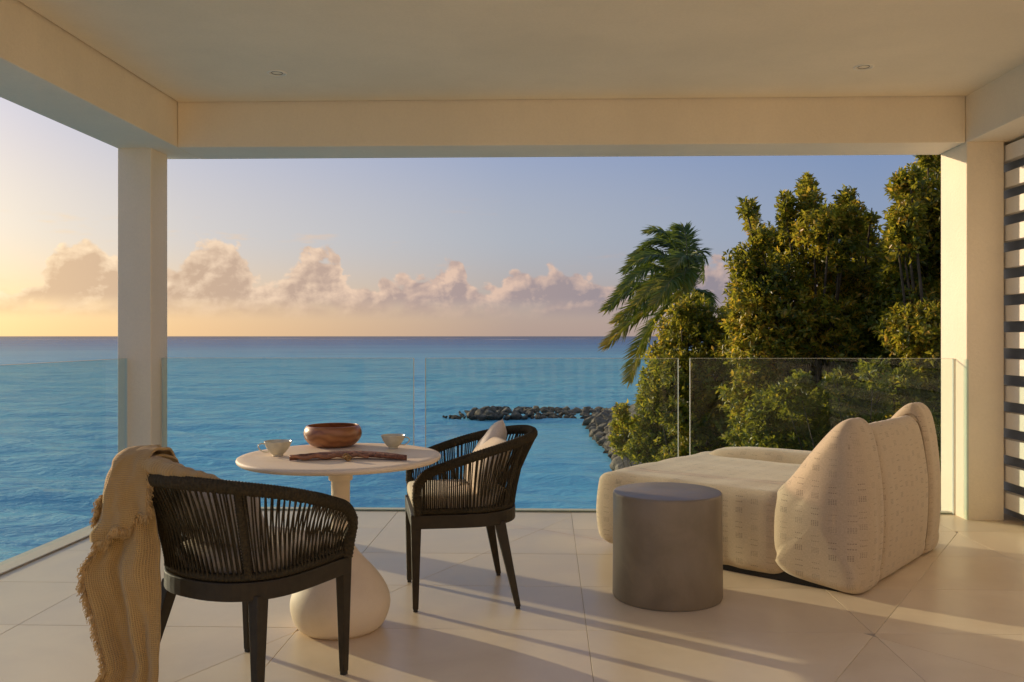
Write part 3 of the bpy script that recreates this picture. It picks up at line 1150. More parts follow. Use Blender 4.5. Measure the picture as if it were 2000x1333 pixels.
def on_table(px, py):
    a = (px - 1020.69) / 1700
    b_ = (657 - py) / 1700
    c_, s_ = math.cos(YAW), math.sin(YAW)
    t = (TH - EYE) / b_
    return Vector(((a * c_ - s_) * t, (a * s_ + c_) * t, TH + 0.001))


bw = on_table(634, 876) + Vector((0.02, 0.075, 0))
prof = smooth_poly([(0.078, 0.0), (0.100, 0.008), (0.124, 0.030), (0.134, 0.056), (0.131, 0.080), (0.122, 0.096), (0.119, 0.098), (0.115, 0.096), (0.122, 0.076), (0.124, 0.056), (0.114, 0.032), (0.09, 0.016), (0.0005, 0.013)], 70)
v, f = lathe([(0.0005, 0.0)] + [tuple(x) for x in prof], 72)
o = mk('wooden_bowl', v, f, WOOD, None, True)
o.location = bw
tag(o, 'round polished brown wooden bowl on the bistro table', 'bowl')


def cup(p0, ang, sc, label):
    t = empty('tea_cup', p0, ang)
    tag(t, label, 'cup', 'cups on the bistro table')
    prof = smooth_poly([(0.021, 0.0), (0.0225, 0.003), (0.022, 0.006), (0.034, 0.018), (0.047, 0.036), (0.0545, 0.054), (0.0565, 0.0605), (0.0552, 0.0615), (0.0525, 0.055), (0.045, 0.038), (0.031, 0.020), (0.0005, 0.010)], 54)
    v, f = lathe([(0.0005, 0.0)] + [tuple(x) for x in prof], 56)
    mk('bowl', [tuple(c_ * sc for c_ in q) for q in v], f, CERAM, t, True)
    hp = smooth_poly([(0.050, 0, 0.050), (0.066, 0, 0.053), (0.078, 0, 0.044), (0.073, 0, 0.030), (0.055, 0, 0.018), (0.036, 0, 0.018)], 40)
    v, f = sweep([tuple(c_ * sc for c_ in q) for q in hp], 0.0032, 10, up=(0, 1, 0), flat=(1.3, 0.8))
    mk('handle', v, f, CERAM, t, True)


cup(on_table(541, 892) + Vector((0, 0.012, 0)), R(196), 1.04, 'pale celadon cup with its handle to the left, near the table edge')
cup(on_table(767, 877) + Vector((0, 0.012, 0)), R(-8), 0.99, 'pale celadon cup with its handle to the right of the bowl')

# long dried pod with a knotted cord
pod = empty('dried_pod', on_table(684, 899))
pod.rotation_euler = (0, 0, R(2))
tag(pod, 'long flat reddish dried seed pod with a round knot lying on the table', 'dried pod')
v, f = [], []
n, mseg = 60, 14
for i in range(n + 1):
    t_ = i / n
    x = -0.245 + 0.485 * t_
    w = 0.046 * (math.sin(math.pi * min(1, (t_ + 0.02) / 1.04)) ** 0.55) * (0.35 + 0.65 * min(1, t_ * 3.2))
    if t_ > 0.9:
        w *= 1 - 0.55 * ((t_ - 0.9) / 0.1) ** 2
    yc = 0.085 * math.sin(math.pi * t_) - 0.030
    zc = 0.012 + 0.006 * math.sin(t_ * math.pi)
    for k in range(mseg):
        a_ = 2 * math.pi * k / mseg
        rgh = 1 + 0.10 * mnoise.noise(Vector((x * 60, math.cos(a_) * 3, math.sin(a_) * 3)))
        v.append((x, yc + math.cos(a_) * w * rgh, max(0.0012, zc + math.sin(a_) * (0.010 + 0.002 * rgh) * rgh)))
for i in range(n):
    for k in range(mseg):
        f.append((i * mseg + k, (i + 1) * mseg + k, (i + 1) * mseg + (k + 1) % mseg, i * mseg + (k + 1) % mseg))
f.append(tuple(range(mseg)))
f.append(tuple(n * mseg + k for k in range(mseg))[::-1])
mk('pod_shell', v, f, POD, pod, True)
pth = [(-0.245 + 0.32 * i / 24, -0.030 + 0.085 * math.sin(math.pi * (0.66 * i / 24)) - 0.040 * min(1, i / 5), 0.015 + 0.004 * math.sin(i)) for i in range(25)]
v, f = sweep(pth, [0.006 + 0.004 * math.sin(math.pi * i / 24) for i in range(25)], 8)
mk('stalk', v, f, STALK, pod, True)
kn = []
for i in range(160):
    a_ = i / 160 * 2 * math.pi
    r_ = 0.0135 + 0.003 * math.cos(11 * a_)
    kn.append((r_ * math.cos(4 * a_) * 1.0, r_ * math.sin(4 * a_) * math.cos(a_ * 3.0), 0.016 + r_ * math.sin(4 * a_) * math.sin(a_ * 3.0)))
ka = Acc()
ka.add(sweep(kn, 0.0032, 6, closed=True))
sv, sf = lathe([(0.0125 * math.sin(math.pi * i / 10) + 1e-4, 0.016 - 0.0125 * math.cos(math.pi * i / 10)) for i in range(11)], 14)
ka.add((sv, sf))
ko = ka.build('knot', KNOT, pod)
ko.location = (-0.005, -0.038, 0)

# ------------------------------------------------------------------ concrete side table
prof = [(0.0005, 0.512), (0.254, 0.512), (0.259, 0.5105), (0.2625, 0.507), (0.264, 0.501), (0.264, 0.40), (0.2655, 0.20), (0.267, 0.012), (0.262, 0.0015), (0.0005, 0.001)]
v, f = lathe(prof[::-1], 96)
o = mk('side_table', v, f, CONC, None, True)
o.data.set_sharp_from_angle(angle=R(50))
o.location = (0.585, 4.285, 0)
tag(o, 'grey cylindrical concrete side table beside the daybed', 'side table')

# ------------------------------------------------------------------ daybed (local x along the backrest, y towards its foot end)
bed = empty('daybed', (1.516, 4.238, 0), math.atan2(.775, .632))
tag(bed, 'low cream daybed in linen with small woven marks and a high curved back', 'daybed')


def box_uv(o):
    me = o.data
    l = me.uv_layers.new(name='UVMap')
    co = np.empty(len(me.vertices) * 3)
    me.vertices.foreach_get('co', co)
    co = co.reshape(-1, 3)
    for p_ in me.polygons:
        n_ = p_.normal
        ax = max(range(3), key=lambda i: abs(n_[i]) * (0.72 if i == 2 else 1))
        for li in p_.loop_indices:
            c_ = co[me.loops[li].vertex_index]
            l.data[li].uv = ((c_[1] + 7.3, c_[2]) if ax == 0 else (c_[0], c_[2]) if ax == 1 else (c_[1] + 3.1, c_[0]))


def rounded_box(name, lo, hi, r, res, fn, m, parent):
    lo, hi = np.array(lo, float), np.array(hi, float)
    c_, a_ = (lo + hi) / 2, (hi - lo) / 2
    bm = bmesh.new()
    bmesh.ops.create_cube(bm, size=2.0)
    bmesh.ops.subdivide_edges(bm, edges=bm.edges, cuts=res, use_grid_fill=True)
    for vv in bm.verts:
        p_ = np.array(vv.co) * a_
        rr = np.minimum(np.array(r), a_ * 0.999)
        q = np.clip(p_, -(a_ - rr), a_ - rr)
        d = (p_ - q) / rr
        L = np.linalg.norm(d)
        if L > 1e-6:
            d = d / L * max(abs(d))if False else d / L
            p_ = q + d * rr
        x = p_ / a_
        vv.co = Vector(c_ + np.array(fn(p_, x)))
    o = bm_obj(name, bm, m, parent, smooth=True)
    box_uv(o)
    return o


def seat_fn(p_, x):
    q = np.array(p_)
    cr = max(0, 1 - x[0] ** 2) * max(0, 1 - x[1] ** 4)
    if x[2] > 0.2:
        q[2] += 0.010 * cr * x[2]
        q[2] += 0.010 * max(0, x[1] - 0.6) / 0.4
    # slip cover: pleats on the long sides, puckers at the foot end
    w = mnoise.noise(Vector((p_[1] * 9, p_[0] * 3, p_[2] * 1.6)))
    w2 = mnoise.noise(Vector((p_[1] * 24, p_[0] * 6, p_[2] * 3.0)))
    if abs(x[0]) > 0.9:
        q[0] += math.copysign(1, x[0]) * ((0.013 * w + 0.005 * w2) * (0.75 - 0.4 * x[2]) + 0.006 * (1 - x[2] ** 2)) * min(1.0, max(0.0, (x[1] + 0.85) * 2.5))
    if x[1] > 0.85:
        q[1] += 0.03 * (1 - x[2] ** 2) + 0.010 * mnoise.noise(Vector((p_[0] * 8, p_[2] * 5, 3)))
    q[2] += 0.005 * mnoise.noise(Vector((p_[0] * 5, p_[1] * 5, 9.0)))
    return q


rounded_box('seat', (0.012, 0.40, 0.024), (1.285, 1.585, 0.455), (0.05, 0.11, 0.06), 34, seat_fn, LINEN, bed)


def arm_fn(p_, x):
    q = np.array(p_)
    if x[2] > 0:
        q[2] -= 0.045 * max(0, x[1]) ** 3
    q[0] += 0.008 * mnoise.noise(Vector((p_[1] * 7, p_[2] * 4, 1)))
    q[2] += 0.006 * mnoise.noise(Vector((p_[1] * 6, p_[0] * 5, 5)))
    return q


rounded_box('arm', (1.06, 0.30, 0.03), (1.325, 1.49, 0.525), (0.09, 0.13, 0.085), 24, arm_fn, LINEN, bed)

BACKP = [(0.035, .010), (0.004, .10), (-0.012, .26), (-0.012, .44), (0.004, .60), (0.026, .73), (0.052, .812), (0.098, .851), (0.150, .832), (0.215, .768), (0.305, .660), (0.40, .540), (0.470, .462), (0.500, .38), (0.503, .25), (0.488, .14), (0.43, .060), (0.33, .028), (0.17, .010)]


def back_cushion(x0, x1, zs, r0, r1, seed, parent, bulge0=0.0, bulge1=0.0, grow=0.0):
    PR = smooth_poly([(y, z * zs if z > .5 else z) for y, z in BACKP], 76, closed=True)
    cen = np.array([0.22, 0.36])
    xs_ = []
    L = x1 - x0
    for i in range(9):
        xs_.append(x0 + r0 * (1 - math.cos(i / 8 * math.pi / 2)))
    for i in range(1, 16):
        xs_.append(x0 + r0 + (L - r0 - r1) * i / 16)
    for i in range(9):
        xs_.append(x1 - r1 + r1 * math.sin(i / 8 * math.pi / 2))
    v, f = [], []
    n_ = len(PR)
    for x in xs_:
        d0, d1 = x - x0, x1 - x
        ins = 0
        if d0 < r0:
            ins = r0 * (1 - math.sqrt(max(0, 1 - (1 - d0 / r0) ** 2)))
        if d1 < r1:
            ins = max(ins, r1 * (1 - math.sqrt(max(0, 1 - (1 - d1 / r1) ** 2))))
        for k, p_ in enumerate(PR):
            q = p_ - cen
            ln_ = np.linalg.norm(q)
            e = q / ln_
            base_keep = 0.45 if p_[1] < 0.10 else 1.0
            ww = mnoise.noise(Vector((x * 4, p_[0] * 5 + seed, p_[1] * 3)))
            ww2 = mnoise.noise(Vector((x * 17, seed, p_[1] * 2.2)))
            q2 = cen + e * (ln_ - ins * base_keep + grow + 0.004 * ww + 0.004 * ww2)
            v.append((x, q2[0], max(0.006, q2[1])))
    m_ = len(xs_)
    for i in range(m_ - 1):
        for k in range(n_):
            j = (k + 1) % n_
            f.append((i * n_ + k, (i + 1) * n_ + k, (i + 1) * n_ + j, i * n_ + j))
    # end faces: rings shrinking to the middle, slightly domed
    for end, row, sg, bl in ((0, 0, -1, bulge0), (1, m_ - 1, 1, bulge1)):
        prev = [row * n_ + k for k in range(n_)]
        src = [v[i] for i in prev]
        for t_ in (0.82, 0.62, 0.40, 0.18, 0.02):
            cur = []
            for s_ in src:
                ang_ = math.atan2(s_[2] - cen[1], s_[1] - cen[0])
                bl_ = (1 - t_) ** 0.8
                y = cen[0] + ((s_[1] - cen[0]) * (1 - bl_) + 0.15 * math.cos(ang_) * bl_) * t_
                z = cen[1] + ((s_[2] - cen[1]) * (1 - bl_) + 0.20 * math.sin(ang_) * bl_) * t_
                cur.append(len(v))
                v.append((s_[0] + sg * bl * (1 - t_ * t_), y, z))
            for k in range(n_):
                j = (k + 1) % n_
                f.append((prev[k], prev[j], cur[j], cur[k]) if sg < 0 else (prev[j], prev[k], cur[k], cur[j]))
            prev = cur
        f.append(tuple(prev) if sg > 0 else tuple(prev[::-1]))
    o_ = mk('back_cushion', v, f, LINEN, parent, True)
    bm = bmesh.new()
    bm.from_mesh(o_.data)
    bmesh.ops.recalc_face_normals(bm, faces=bm.faces)
    bm.to_mesh(o_.data)
    bm.free()
    box_uv(o_)
    return o_


back_cushion(-0.02, 0.29, 1.0, 0.15, 0.06, 1.0, bed, 0.016, 0.0, 0.006)
back_cushion(0.288, 1.055, 0.955, 0.055, 0.055, 5.0, bed, 0, 0, -0.002)
back_cushion(1.053, 1.36, 1.025, 0.06, 0.15, 9.0, bed, 0.0, 0.025, 0.006)
PIPE = m_simple('linen piping', (.34, .27, .185), 0.9, 0, 40, 0.15, 0.2, 300, 0.15)
for xp, zs in ((0.289, 0.975), (1.054, 0.985)):
    PR = smooth_poly([(y, z * zs if z > .5 else z) for y, z in BACKP], 90, closed=True)
    cc = np.array([0.22, 0.36])
    ring = []
    for p_ in PR:
        q = p_ - cc
        q2 = cc + q / np.linalg.norm(q) * (np.linalg.norm(q) - 0.020)
        ring.append((xp, q2[0], max(0.012, q2[1])))
    v, f = sweep(ring, 0.006, 6, closed=True)
    mk('piping', v, f, PIPE, bed, True)
PLINTH = m_simple('dark plinth', (.02, .018, .016), 0.8)
box('plinth', 0.05, 1.24, 0.14, 1.44, 0.001, 0.06, PLINTH, bed)


# ------------------------------------------------------------------ sea
SEA = -5.7
WATER, g, b = mat('sea water')
p = world_co(g)
wx, wy, wz = g.sep(p)
patch = g.noise(g.vm('MULTIPLY', p, (0.35, 1.0, 1.0)), 0.018, 4, 0.55)
dist = g.m('ADD', wy, g.m('MULTIPLY', g.m('SUBTRACT', patch, 0.5), g.m('MULTIPLY', wy, 0.9)))
lg = g.m('LOGARITHM', g.m('MAXIMUM', dist, 10.0), 10.0)
wc = g.ramp(g.rng(lg, 1.3, 3.7, smooth=False), [(0.0, (.16, .50, .64)), (0.16, (.17, .52, .66)), (0.34, (.18, .51, .60)), (0.50, (.125, .41, .52)), (0.66, (.05, .19, .36)), (0.86, (.038, .11, .24)), (0.90, (.045, .085, .17)), (1.0, (.045, .075, .15))])
# dark reef patches and the white line of the outer reef
reef = g.rng(g.noise(g.vm('MULTIPLY', p, (0.25, 1.0, 1.0)), 0.05, 3, 0.6), 0.56, 0.70)
wc = g.mix(g.m('MULTIPLY', reef, g.m('MULTIPLY', g.rng(wy, 60, 200), 0.25)), wc, (.015, .075, .14))
foam = g.m('MULTIPLY', g.m('MULTIPLY', g.rng(wy, 1750, 1850), g.rng(wy, 2350, 2550, 1.0, 0.0)), g.rng(g.noise(g.vm('MULTIPLY', p, (1.0, 0.6, 1.0)), 0.006, 4, 0.65), 0.57, 0.62))
wc = g.mix(g.m('MULTIPLY', foam, 0.85), wc, (.75, .68, .62))
h1 = g.noise(g.vm('MULTIPLY', p, (0.55, 1.0, 1.0)), 0.9, 5, 0.62, 0.3)
h0 = g.noise(g.vm('MULTIPLY', p, (0.6, 1.0, 1.0)), 3.6, 3, 0.6)
h2 = g.noise(g.vm('MULTIPLY', p, (0.30, 1.0, 1.0)), 0.16, 4, 0.6)
h3 = g.noise(g.vm('MULTIPLY', p, (0.25, 1.0, 1.0)), 0.035, 3, 0.6)
calm = g.m('MULTIPLY', g.m('MULTIPLY', g.rng(wx, -12, -1), g.rng(wy, 76, 70)), 0.6)
hh = g.m('ADD', g.m('ADD', g.m('MULTIPLY_ADD', h0, 0.10, g.m('MULTIPLY', h1, 0.38)), g.m('MULTIPLY', h2, 1.1)), g.m('MULTIPLY', h3, 3.0))
hh = g.m('MULTIPLY', hh, g.m('SUBTRACT', 1.0, calm))
bn = g.n('ShaderNodeBump')
bn.inputs['Strength'].default_value = 0.8
bn.inputs['Distance'].default_value = 1.0
g.put(bn.inputs['Height'], hh)
out = [x for x in g.t.nodes if x.type == 'OUTPUT_MATERIAL'][0]
g.t.nodes.remove(b)
df = g.n('ShaderNodeBsdfDiffuse')
g.put(df.inputs[0], wc)
gs = g.n('ShaderNodeBsdfGlossy')
gs.inputs['Roughness'].default_value = 0.13
lw = g.n('ShaderNodeLayerWeight')
lw.inputs[0].default_value = 0.5
for nd in (gs, lw, df):
    g.t.links.new(bn.outputs[0], nd.inputs['Normal'])
# steep wave faces keep the mean reflectance well below the mirror value
fac = g.m('MULTIPLY_ADD', g.m('POWER', lw.outputs['Facing'], 5.0), 0.38, 0.075)
mx = g.n('ShaderNodeMixShader')
g.put(mx.inputs[0], fac)
g.t.links.new(df.outputs[0], mx.inputs[1])
g.t.links.new(gs.outputs[0], mx.inputs[2])
g.t.links.new(mx.outputs[0], out.inputs[0])

fx = np.concatenate([[-30000, -9000, -3000, -1200, -600, -350], np.arange(-240, -60, 0.9), np.arange(-60, 12, 0.42), np.arange(12, 60, 1.2), [80, 140, 300, 800, 3000, 9000, 30000]])
fy = [-30000, -6000, -1000, -200, -40, 0, 10]
y = 18.0
while y < 420:
    fy.append(y)
    y += max(0.22, 0.0075 * y)
fy = np.array(fy + [480, 600, 800, 1100, 1500, 2000, 2700, 3600, 5000, 8000, 14000, 25000, 40000])
GX, GYm = np.meshgrid(fx, fy)
GZ = np.zeros_like(GX)
wr = np.random.RandomState(3)
for k in range(26):
    lam = 1.6 * (1.16 ** (k % 14)) * wr.uniform(0.9, 1.1)
    th_ = math.radians(wr.uniform(-38, 28) - 90 - 12)
    ph = wr.uniform(0, 6.28)
    amp = 0.0100 * lam ** 0.8
    kx, ky = 2 * math.pi / lam * math.cos(th_), 2 * math.pi / lam * math.sin(th_)
    arg = kx * GX + ky * GYm + ph + 0.8 * np.sin(0.05 * GX + 0.03 * GYm + k)
    cut = np.clip(1.3 - GYm / (lam * 55), 0, 1)
    GZ += amp * cut * (1 - np.abs(np.sin(arg / 2)) * 2 + 0.3 * np.sin(arg))
swell = 0.05 * np.sin((GYm + 3 * np.sin(GX * 0.05) + 1.5 * np.sin(GX * 0.13 + 1)) * 2 * math.pi / 6.5) * np.clip((70 - GYm) / 30, 0, 1)
GZ += swell
calm_g = np.clip((GX + 10) / 10, 0, 1) * np.clip((74 - GYm) / 4, 0, 1) * np.clip((GYm - 44) / 12, 0, 1)
GZ *= 1 - 0.72 * calm_g
fade = np.clip((GYm - 17) / 4, 0, 1) * np.clip((420 - GYm) / 200, 0, 1) * np.clip((GX + 245) / 40, 0, 1) * np.clip((62 - GX) / 10, 0, 1)
GZ = SEA + GZ * fade
nx, ny = len(fx), len(fy)
vv = np.stack([GX.ravel(), GYm.ravel(), GZ.ravel()], 1)
ii = np.arange(nx * ny).reshape(ny, nx)
ff = np.stack([ii[:-1, :-1].ravel(), ii[:-1, 1:].ravel(), ii[1:, 1:].ravel(), ii[1:, :-1].ravel()], 1)


def np_mesh(name, v, f, m, parent=None, smooth=False, attr=None):
    me = bpy.data.meshes.new(name)
    v = np.asarray(v, dtype=np.float32)
    f = np.asarray(f, dtype=np.int32)
    k = f.shape[1]
    me.vertices.add(len(v))
    me.vertices.foreach_set('co', v.ravel())
    me.loops.add(f.size)
    me.loops.foreach_set('vertex_index', f.ravel())
    me.polygons.add(len(f))
    me.polygons.foreach_set('loop_start', np.arange(0, f.size, k, dtype=np.int32))
    me.polygons.foreach_set('loop_total', np.full(len(f), k, dtype=np.int32))
    if smooth:
        me.polygons.foreach_set('use_smooth', np.ones(len(f), dtype=bool))
    me.materials.append(m)
    if attr is not None:
        a_ = me.attributes.new('tone', 'FLOAT', 'POINT')
        a_.data.foreach_set('value', np.asarray(attr, dtype=np.float32))
    me.update(calc_edges=True)
    me.validate()
    return link_obj(name, me, parent)


sea = np_mesh('sea', vv, ff, WATER, smooth=True)
tag(sea, kind='structure')

# ------------------------------------------------------------------ land under the trees, at the right
SAND, g, b = mat('sandy soil')
p = world_co(g)
c = g.mix(g.rng(g.noise(p, 0.9, 5, 0.6), 0.35, 0.65), (.10, .085, .05), (.24, .20, .13))
g.put(b.inputs['Base Color'], c)
b.inputs['Roughness'].default_value = 0.95
bump(g, b, g.noise(p, 3.0, 5, 0.6), 0.7, 0.2)


def shore_x(y):
    return float(np.interp(y, [-60, 10, 20, 30, 40, 47, 55, 62, 70, 76, 84, 120], [3.2, 3.4, 4.0, 4.9, 5.0, 4.65, 4.35, 4.1, 4.0, 5.5, 14, 60]))


gx_ = [-0.9, -0.3, 0, .5, 1, 1.7, 2.5, 3.5, 5, 7, 10, 15, 25, 45, 90, 160]
gy_ = list(np.arange(-60, 100, 2.5))
v, f = [], []
for yy in gy_:
    for dx_ in gx_:
        x = shore_x(yy) + dx_
        z = SEA - 0.5 + 1.4 * (1 - math.exp(-max(0, dx_ + 0.9) / 1.6)) + 1.5 * (1 - math.exp(-max(0, dx_) / 6))
        z += 0.25 * mnoise.noise(Vector((x * 0.5, yy * 0.5, 0)))
        v.append((x, yy, z))
m_ = len(gx_)
for i in range(len(gy_) - 1):
    for k in range(m_ - 1):
        f.append((i * m_ + k, i * m_ + k + 1, (i + 1) * m_ + k + 1, (i + 1) * m_ + k))
land = mk('ground', v, f, SAND, None, True)
tag(land, kind='structure')


def ground_z(x, yy):
    d = x - shore_x(yy)
    return SEA - 0.5 + 1.4 * (1 - math.exp(-max(0, d + 0.9) / 1.6)) + 1.5 * (1 - math.exp(-max(0, d) / 6))


# ------------------------------------------------------------------ boulders
ROCK, g, b = mat('weathered boulder')
p = obj_co(g)
rnd = g.n('ShaderNodeObjectInfo').outputs['Random']
ps = g.vm('ADD', p, g.xyz(g.m('MULTIPLY', rnd, 31.0), g.m('MULTIPLY', rnd, 7.0), 0.0))
n1 = g.noise(ps, 2.2, 5, 0.65, 0.4)
c = g.mix(g.rng(n1, 0.3, 0.7), (.065, .050, .034), (.22, .175, .12))
c = g.mix(g.m('MULTIPLY', g.m('POWER', rnd, 2.0), 0.5), c, (.38, .32, .235))
wz = g.sep(world_co(g))[2]
wet = g.rng(g.m('ADD', wz, g.m('MULTIPLY', n1, 0.25)), SEA + 0.12, SEA + 0.42, 1.0, 0.0)
c = g.mix(g.m('MULTIPLY', wet, 0.85), c, (.030, .026, .016))
g.put(b.inputs['Base Color'], c)
b.inputs['Roughness'].default_value = 0.85
bump(g, b, g.m('ADD', n1, g.noise(ps, 9, 4, 0.6)), 0.8, 0.12)
rock_me = []
for k in range(9):
    bm = bmesh.new()
    for _ in range(20):
        d = Vector((rng.gauss(0, 1), rng.gauss(0, 1), rng.gauss(0, 1))).normalized()
        r_ = rng.uniform(0.80, 1.0)
        bm.verts.new((d.x * 0.62 * r_, d.y * 0.5 * r_, d.z * 0.40 * r_))
    h = bmesh.ops.convex_hull(bm, input=bm.verts)
    bmesh.ops.delete(bm, geom=[x for x in h['geom_interior'] if isinstance(x, bmesh.types.BMVert)], context='VERTS')
    bmesh.ops.bevel(bm, geom=list(bm.edges), offset=0.02, segments=1, affect='EDGES')
    me = bpy.data.meshes.new('boulder')
    bmesh.ops.recalc_face_normals(bm, faces=bm.faces)
    bm.to_mesh(me)
    bm.free()
    me.materials.append(ROCK)
    rock_me.append(me)


def boulder(parent, x, yy, z, s, flat=1.0):
    o = link_obj('boulder', rng.choice(rock_me), parent)
    o.location = (x, yy, z)
    o.rotation_euler = (rng.uniform(-.5, .5), rng.uniform(-.5, .5), rng.uniform(0, 6.28))
    s *= rng.choice((0.6, 0.85, 1.0, 1.0, 1.25))
    o.scale = (s * rng.uniform(.85, 1.2), s * rng.uniform(.85, 1.15), s * flat * rng.uniform(.8, 1.25))
    return o


bwk = empty('breakwater', (0, 0, 0))
tag(bwk, 'low rock breakwater reaching out into the calm water', 'breakwater')
for x in np.arange(-7.6, 9.0, 0.52):
    e = min(1, (x + 8.6) / 2.6)
    boulder(bwk, x + rng.uniform(-.2, .2), 74.4 + rng.uniform(-.3, .3), SEA + 0.0 * e, 0.80 * (0.55 + 0.45 * e), rng.uniform(0.7, 1.0))
    boulder(bwk, x + rng.uniform(-.3, .3), 75.2 + rng.uniform(-.3, .3), SEA + 0.20 * e, 0.80 * (0.55 + 0.45 * e), rng.uniform(0.7, 1.0))
    boulder(bwk, x + rng.uniform(-.3, .3), 76.1 + rng.uniform(-.3, .3), SEA + 0.40 * e, 0.85 * (0.5 + 0.5 * e), 0.85)
    boulder(bwk, x + rng.uniform(-.3, .3), 77.3 + rng.uniform(-.3, .3), SEA + 0.42 * e, 0.95 * (0.5 + 0.5 * e), 1.0)
for x, s in ((-8.35, .55), (-8.75, .32), (-8.0, .7), (-9.0, .2)):
    boulder(bwk, x, 74.5 + rng.uniform(-.2, .5), SEA + 0.02, s)
rev = empty('rock_revetment', (0, 0, 0))
tag(rev, 'bank of piled boulders along the shore below the trees', 'rock bank')
for yy in np.arange(36, 75.5, 0.78):
    big = 1.0 + 0.35 * max(0, (52 - yy) / 16)
    for k in range(4):
        x = shore_x(yy) - 0.55 + k * 0.62 + rng.uniform(-.25, .25)
        z = SEA + 0.05 + k * 0.26 + rng.uniform(-.12, .18)
        boulder(rev, x, yy + rng.uniform(-.35, .35), z, rng.uniform(0.75, 1.35) * big)
for px, yy, s in ((1163, 70, .45), (1150, 66, .38), (1172, 60, .5), (1180, 57, .4), (1196, 54, .42), (1206, 52, .5)):
    q = on_plane_y(px, 700, yy)
    boulder(rev, q.x, yy, SEA + 0.0, s)

# ------------------------------------------------------------------ foliage
LEAF, g, b = mat('leathery leaf')
tone = g.n('ShaderNodeAttribute', attribute_name='tone').outputs['Fac']
c = g.ramp(tone, [(0.0, (.035, .068, .010)), (0.35, (.115, .155, .016)), (0.65, (.31, .285, .028)), (0.88, (.52, .36, .036)), (1.0, (.62, .38, .055))])
g.put(b.inputs['Base Color'], c)
b.inputs['Roughness'].default_value = 0.36
b.inputs['Specular IOR Level'].default_value = 0.5
out = [x for x in g.t.nodes if x.type == 'OUTPUT_MATERIAL'][0]
tl = g.n('ShaderNodeBsdfTranslucent')
g.put(tl.inputs[0], g.mix(0.6, c, (.42, .35, .025), 'ADD'))
mx = g.n('ShaderNodeMixShader')
mx.inputs[0].default_value = 0.50
g.t.links.new(b.outputs[0], mx.inputs[1])
g.t.links.new(tl.outputs[0], mx.inputs[2])
g.t.links.new(mx.outputs[0], out.inputs[0])


def unit(a):
    return a / np.maximum(np.linalg.norm(a, axis=-1, keepdims=True), 1e-9)


def leaf_mesh(name, pos, axis, nleaf, L, parent, tone_c=None):
    """rosettes of leaves at pos along axis"""
    n_ = len(pos)
    P = np.repeat(pos, nleaf, 0)
    A = np.repeat(axis, nleaf, 0)
    T = np.repeat(tone_c, nleaf, 0) if tone_c is not None else np.full(len(P), 0.4)
    m = len(P)
    rv = nrs.normal(size=(m, 3))
    side = unit(rv - A * np.sum(rv * A, 1, keepdims=True))
    tilt = np.radians(nrs.uniform(15, 95, (m, 1)))
    d = unit(A * np.cos(tilt) + side * np.sin(tilt))
    w = unit(np.cross(d, A + 0.01 * rv))
    nrm = np.cross(w, d)
    ln = L * nrs.uniform(0.45, 1.4, (m, 1))
    wd = ln * nrs.uniform(0.18, 0.25, (m, 1))
    P = P + A * (nrs.uniform(-0.9, 0.25, (m, 1)) * L) + side * 0.01
    base = P
    mid = P + d * ln * 0.52
    tip = P + d * ln - nrm * ln * 0.14
    l_ = mid + w * wd + nrm * ln * 0.07
    r_ = mid - w * wd + nrm * ln * 0.07
    V_ = np.stack([base, l_, tip, r_], 1).reshape(-1, 3)
    k = np.arange(m)[:, None] * 4
    F_ = np.concatenate([k + np.array([0, 2, 1]), k + np.array([0, 3, 2])], 0)
    tn = np.clip(T - 0.22 + nrs.normal(0, 0.12, m), 0, 1)
    tn = np.where(nrs.rand(m) < 0.22, np.clip(tn + nrs.uniform(0.25, 0.6, m), 0, 1), tn)  # some leaves gold, the rest dark: sun sparkle and shade put into the tone
    o = np_mesh(name, V_, F_, LEAF, parent, False, np.repeat(tn, 4))
    o['kind'] = 'stuff'
    return o


